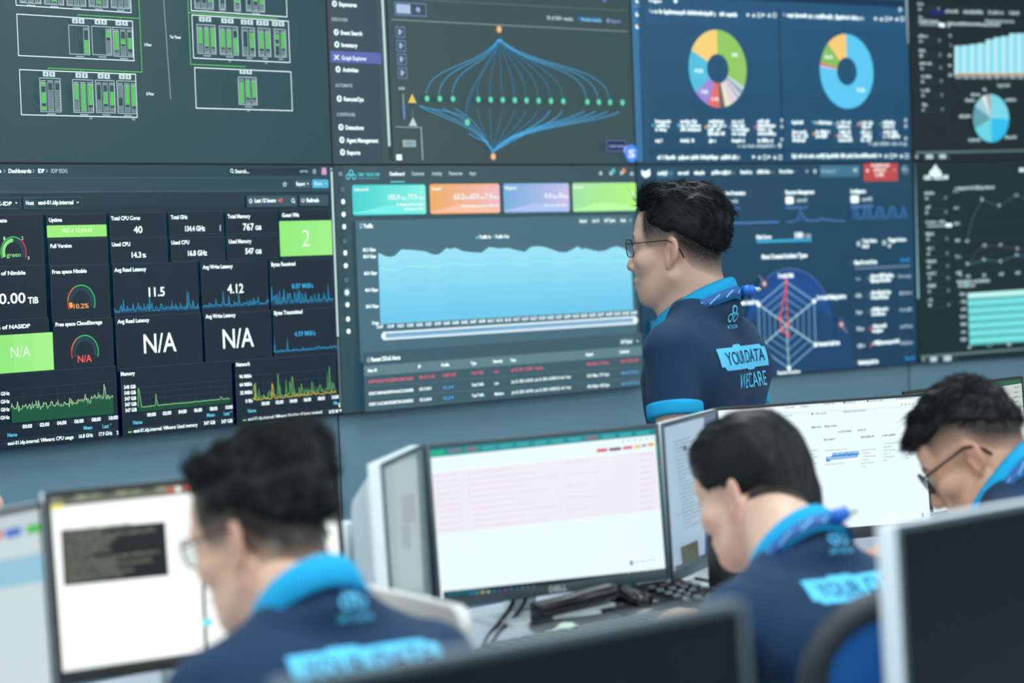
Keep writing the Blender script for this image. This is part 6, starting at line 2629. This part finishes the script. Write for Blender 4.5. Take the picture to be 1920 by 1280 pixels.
    # spectacles
    if sp.get('glasses'):
        gw, gh, gr_, rnd, frm = sp['glasses']
        e0 = empty('spectacles', (0, 0, 0), 'x', 'x')
        for key in ('label', 'category'):
            del e0[key]
        e0.parent = root
        e0.location = Vector(Hd.w((0, 0.10, 0.008))) - root.location
        m = MB()
        tilt_ = 0.09
        for s in (-1, 1):
            pts = [Vector(Hd.w((s * 0.034 + q[0], 0.102 - 0.18 * abs(s * 0.034 + q[0]) * 0.9 + q[1] * tilt_, 0.006 + q[1]))) for q in rrect(gw, gh, rnd, 6)]
            m.tube(pts + pts[:2], gr_, 8)
        m.tube([Vector(Hd.w((x_, 0.101 - 0.006 * abs(x_) / 0.01, 0.012))) for x_ in (-0.0115, -0.005, 0, 0.005, 0.0115)], gr_, 6)
        m.build('rim', frm, e0)
        for s in (-1, 1):
            m = MB()
            pts = [Vector(Hd.w((s * 0.034 + q[0], 0.102 - 0.18 * abs(s * 0.034 + q[0]) * 0.9 + q[1] * tilt_, 0.006 + q[1]))) for q in rrect(gw - 0.001, gh - 0.001, rnd, 6)]
            fo = Vector(Hd.A[:, 1]) * 0.0016
            n_ = len(pts)
            m.add(pts + [p + fo for p in pts], [tuple(range(n_)), tuple(range(2 * n_ - 1, n_ - 1, -1))] + [(i, i + n_, (i + 1) % n_ + n_, (i + 1) % n_) for i in range(n_)])
            m.build('lens', M_lens, e0)
            m = MB()
            xe = 0.034 + gw / 2
            m.tube([Vector(Hd.w(p)) for p in ((s * xe, 0.092, 0.014), (s * (xe + 0.012), 0.082, 0.015), (s * 0.0775, 0.03, 0.0165), (s * 0.083, -0.012, 0.018), (s * 0.084, -0.030, 0.011), (s * 0.081, -0.042, -0.006), (s * 0.079, -0.047, -0.020))],
                   [gr_, gr_, gr_, gr_ * 1.2, gr_ * 1.5, gr_ * 1.6, gr_ * 1.6], 8)
            m.build('temple', frm, e0)
    if sp.get('lanyard'):
        m = MB()
        N = 40
        vs, fs = [], []
        for i in range(N + 1):
            a = math.radians(30 + 300 * i / N)
            cx, cy = math.sin(a), math.cos(a)
            g_ = 0.5 - 0.5 * cy
            zt = (hf - 0.035) + (hb - 0.020 - hf + 0.035) * g_ ** 0.9
            rr = nr + 0.012 + 0.012 * (1 - g_)
            for (r_, zz) in ((rr - 0.001, zt), (rr + 0.002, zt), (rr + 0.010, zt - 0.019), (rr + 0.007, zt - 0.019)):
                vs.append(Tf.w(V3(cx * r_ * 1.05, 0.030 + 0.040 * (1 - g_) + cy * r_, zz)))
        for i in range(N):
            for j in range(4):
                fs.append((i * 4 + j, i * 4 + (j + 1) % 4, i * 4 + 4 + (j + 1) % 4, i * 4 + 4 + j))
        m.add(vs, fs, 0, True)
        # zigzag pattern
        for i in range(4, N - 4, 3):
            p = [np.array(vs[i * 4 + 1]), np.array(vs[i * 4 + 2]), np.array(vs[(i + 2) * 4 + 1]), np.array(vs[(i + 2) * 4 + 2])]
            o_ = nz(p[0] - Tf.w((0, 0.04, -0.02))) * 0.0012
            a_, b_ = p[0] * 0.8 + p[1] * 0.2 + o_, p[2] * 0.3 + p[3] * 0.7 + o_
            w2 = nz(p[1] - p[0]) * 0.003
            m.add([a_, a_ + w2, b_ + w2, b_], [(0, 1, 2, 3)], 1)
        ly_ = m.build('lanyard', [M_lany, M_lany2], root)
        c0 = np.array(sp['clip']) if 'clip' in sp else Tf.w((0.022, -0.062, hb - 0.030))
        dr = nz(Tf.A[:, 0] * 0.75 - Tf.A[:, 1] * 0.65)
        m = MB()
        m.lathe([(0.006, -0.014), (0.0105, -0.012), (0.0115, 0.0), (0.0105, 0.012), (0.007, 0.014)], Vector(c0), Vector(dr), 18)
        m.build('clip', M_clip, ly_)
        m = MB()
        m.lathe([(0.0045, 0.0), (0.006, 0.003), (0.004, 0.006), (0.006, 0.009), (0.003, 0.014)], Vector(c0 + dr * 0.014), Vector(dr), 14)
        m.build('metal_tip', M_steel, ly_)
    root.scale = (size, size, size)
    return root, Tf, Hd


# ---- hair shapes, in head coordinates
def ripple(P, a, fx, fy, fz, wob=3.0):
    x, y, z = P[..., 0], P[..., 1], P[..., 2]
    return a * (np.sin(x * fx + wob * np.sin(y * 31 + z * 17)) * np.sin(y * fy + 2 * np.sin(z * 40 + x * 23)) + 0.7 * np.sin(z * fz + x * 61 + 2 * np.sin(y * 47)))


def cap(P, ts, tb, tt, hl, front, extra=(), soft=0.012):
    x, y, z = P[..., 0], P[..., 1], P[..., 2]
    d = ellh(P - V3(0, -0.014, 0.042), V3(0.075 + ts, 0.096 + tb, 0.086 + tt))
    for c, r, k in extra:
        d = smin(d, ellh(P - V3(*c), V3(*r)), k)
    d = smax(d, np.interp(y, hl[0], hl[1]) - z, soft)
    d = smax(d, y - np.interp(z, front[0], front[1]), soft)
    return d


def hair_standing(P):
    d = cap(P, 0.005, 0.004, 0.004, ([-.12, -.09, -.06, -.02, .02, .05, .075, .12], [-.030, -.012, .018, .036, .046, .058, .080, .085]),
            ([0, .06, .085, .10, .2], [.04, .058, .072, .088, .090]),
            (((0.0, 0.044, 0.106), (0.054, 0.034, 0.023), 0.02), ((0.0, -0.002, 0.108), (0.058, 0.072, 0.025), 0.02), ((0, -0.066, 0.066), (0.064, 0.042, 0.058), 0.02)))
    return d + ripple(P, 0.0022, 260, 60, 90) + 0.0016 * np.sin(P[..., 0] * 110 + 9 * P[..., 1])


def hair_bowl(P):
    d = cap(P, 0.006, 0.006, 0.008, ([-.12, -.09, -.05, -.02, .0, .03, .06, .12], [-.100, -.098, -.072, -.012, .018, .018, .020, .03]),
            ([-.1, 0, .05, .08, .1, .2], [.05, .056, .080, .082, .082, .082]), (((0, 0.035, 0.080), (0.068, 0.046, 0.042), 0.03), ((0, -0.073, -0.030), (0.058, 0.043, 0.080), 0.03)))
    return d + ripple(P, 0.0016, 240, 40, 30)


def hair_left(P):
    d = cap(P, 0.005, 0.007, 0.012, ([-.12, -.09, -.05, -.02, .02, .06, .12], [-.010, .0, .03, .048, .052, .058, .07]),
            ([0, .06, .085, .10, .2], [.03, .055, .078, .092, .094]),
            (((0.0, 0.034, 0.106), (0.060, 0.048, 0.024), 0.025), ((0.01, -0.060, 0.104), (0.058, 0.048, 0.036), 0.025), ((0.03, -0.082, 0.085), (0.042, 0.032, 0.048), 0.02)))
    return d + ripple(P, 0.0024, 150, 60, 60) + 0.002 * np.sin(P[..., 0] * 90 + 9 * P[..., 1])


def hair_spiky(P):
    d = cap(P, 0.004, 0.003, 0.014, ([-.12, -.09, -.05, -.02, .02, .05, .07, .12], [-.005, .015, .052, .066, .070, .066, .058, .05]),
            ([0, .04, .06, .085, .10, .2], [.03, .045, .068, .098, .105, .105]),
            (((0.0, 0.052, 0.090), (0.054, 0.038, 0.028), 0.02), ((0.0, 0.080, 0.070), (0.040, 0.02, 0.022), 0.02), ((0, -0.01, 0.114), (0.056, 0.066, 0.024), 0.02)))
    return d + ripple(P, 0.003, 200, 70, 90)


def comb_back(p):
    return np.array([0.15 * np.sign(p[0]), -1.0, 0.35 if p[1] > 0.02 else -0.45])


def comb_down(p):
    c = np.array([0, -0.045, 0.14])
    d = p - c
    return d + np.array([0, 0.02, -0.05])


def comb_fwd(p):
    return np.array([0.1, 1.0, -0.25])


def comb_left(p):
    return np.array([0.5, -0.8, 0.5 if p[2] > 0.07 else -0.3])

# ---------------------------------------------------------------- the four men
d = 4.9
person(dict(key='standing', seated=False, hres=0.003, skin=(212, 176, 154), label='man standing in a navy polo with a cyan collar, watching the video wall',
            size=1.06, ear=W2(1258, 474, 5.17), c7=W2(1343, 549, 5.225), hyaw=61, hpitch=1, tyaw=61, lean=3, tl=0.53, tw=0.84, sleeve=0.46,
            hands=((W2(1236, 1160, 5.045), (-0.1, 0.1, -1), (0.3, 1, 0.1), 0.5), (W2(1375, 1130, 5.36), (-0.1, 0.1, -1), (0.3, -1, 0), 0.5)),
            fade=([-.12, -.09, -.05, -.02, .02, .06], [-.070, -.064, -.040, .004, .006, .0], 0.042), temple=0.052,
            hair=hair_standing, comb=comb_back, slen=lambda p: 0.020 + 0.016 * (p[2] > 0.08), strands=5200, mess=0.16, sr=0.0010,
            glasses=(0.046, 0.036, 0.0011, 0.012, M_gl), lanyard=True, collar=(0.030, -0.052, 0.064), print_z=-0.134, print_x=-0.020, logo_x=-0.012))

ch = chair((0.435, 3.39), math.radians(30), 1.003, 'blue mesh office chair behind the middle seated man')
person(dict(key='middle', hres=0.004, skin=(222, 186, 164), label='seated man with a black bowl haircut at the teal-barred monitor, back to the camera',
            ear=W2(1374, 934, 3.90), c7=W2(1512, 1003, 3.68), hyaw=47, hpitch=18, tyaw=34, lean=28, tl=0.50, tw=0.88,
            hands=((at_z(1150, 1186, ZD + 0.045) + V3(0.10, -0.05, 0.015), (-0.8, 0.6, -0.25), (0, 0, -1), 0.55), (at_z(1240, 1170, ZD + 0.045) + V3(0.12, -0.1, 0.015), (-0.6, 0.8, -0.25), (0, 0, -1), 0.55)),
            fade=([-.12, .1], [-.07, -.07], 0.03), temple=-0.03, hair=hair_bowl, comb=comb_down, slen=lambda p: 0.02, strands=3000, mess=0.08, lift=0.02,
            collar=(0.034, -0.045, 0.066), lanyard=True, print_z=-0.108, print_x=0.02, logo_x=0.02))

chair((0.02, 2.72), math.radians(36), 0.92, 'office chair of the nearest seated man')
person(dict(key='near', hres=0.004, skin=(220, 180, 154), label='nearest seated man, blurred, in glasses with a tall dark undercut',
            ear=W2(440, 1026, 3.12), c7=W2(597, 1104, 3.04), hyaw=56, hpitch=16, tyaw=34, lean=24, tl=0.50, tw=0.88,
            hands=((at_z(330, 1290, ZD + 0.03) + V3(0.1, -.1, .02), (-0.4, 0.9, -0.2), (0, 0, -1), 0.5), (at_z(520, 1290, ZD + 0.03) + V3(0.1, -.1, .02), (-0.6, 0.8, -0.2), (0, 0, -1), 0.5)),
            fade=([-.12, -.09, -.05, -.02, .02, .06], [-.075, -.068, -.045, -.004, -.004, -.01], 0.045), temple=0.05,
            hair=hair_left, comb=comb_left, slen=lambda p: 0.03, strands=2600, mess=0.3, lift=0.25, sr=0.0013,
            glasses=(0.048, 0.038, 0.0016, 0.014, M_gl), collar=(0.034, -0.045, 0.066), print_z=-0.115, print_x=0.01, logo_x=0.02))

chair((1.16, 4.15), math.radians(60), 0.92, 'office chair of the man in dark round glasses')
person(dict(key='right', hres=0.004, skin=(212, 168, 140), label='seated man in dark round glasses bending his head, at the right edge',
            ear=W2(1829, 858, 4.26), c7=W2(1908, 876, 4.30), hyaw=64, hpitch=34, tyaw=62, lean=30, tl=0.50, tw=0.9,
            hands=((W2(1668, 1046, 4.28), (-0.9, 0.3, -0.2), (0, 0.1, -1), 0.55), (at_z(1760, 1090, ZD + 0.04), (-0.8, 0.6, -0.2), (0, 0, -1), 0.5)),
            fade=([-.12, -.09, -.05, -.02, .02, .06], [-.052, -.045, -.015, .028, .032, .025], 0.045), temple=0.05,
            hair=hair_spiky, comb=comb_fwd, slen=lambda p: 0.026, strands=3000, mess=0.35, lift=0.2, sr=0.0012,
            glasses=(0.050, 0.043, 0.0022, 0.020, M_gl), lanyard=True, collar=(0.034, -0.045, 0.066)))

chair((-1.30, 4.62), math.radians(-90), 0.92, 'office chair of the person cut off by the left edge')
person(dict(key='edge', hres=0.005, skin=(222, 184, 160), label='person in clear glasses, only the face tip showing at the left edge',
            ear=W2(-112, 906, 4.58) , c7=W2(-205, 960, 4.62), hyaw=-90, hpitch=6, tyaw=-90, lean=18, tl=0.42, tw=0.9,
            hands=((W2(-120, 1150, 4.5), (0.8, -0.2, -0.3), (0, 0, -1), 0.5), (W2(-120, 1150, 4.7), (0.8, 0.2, -0.3), (0, 0, -1), 0.5)),
            fade=([-.12, .1], [-.05, 0.01], 0.05), temple=0.05, hair=hair_standing, comb=comb_back, slen=lambda p: 0.025, strands=900,
            glasses=(0.048, 0.038, 0.0024, 0.014, M_white), collar=(0.034, -0.045, 0.066)))
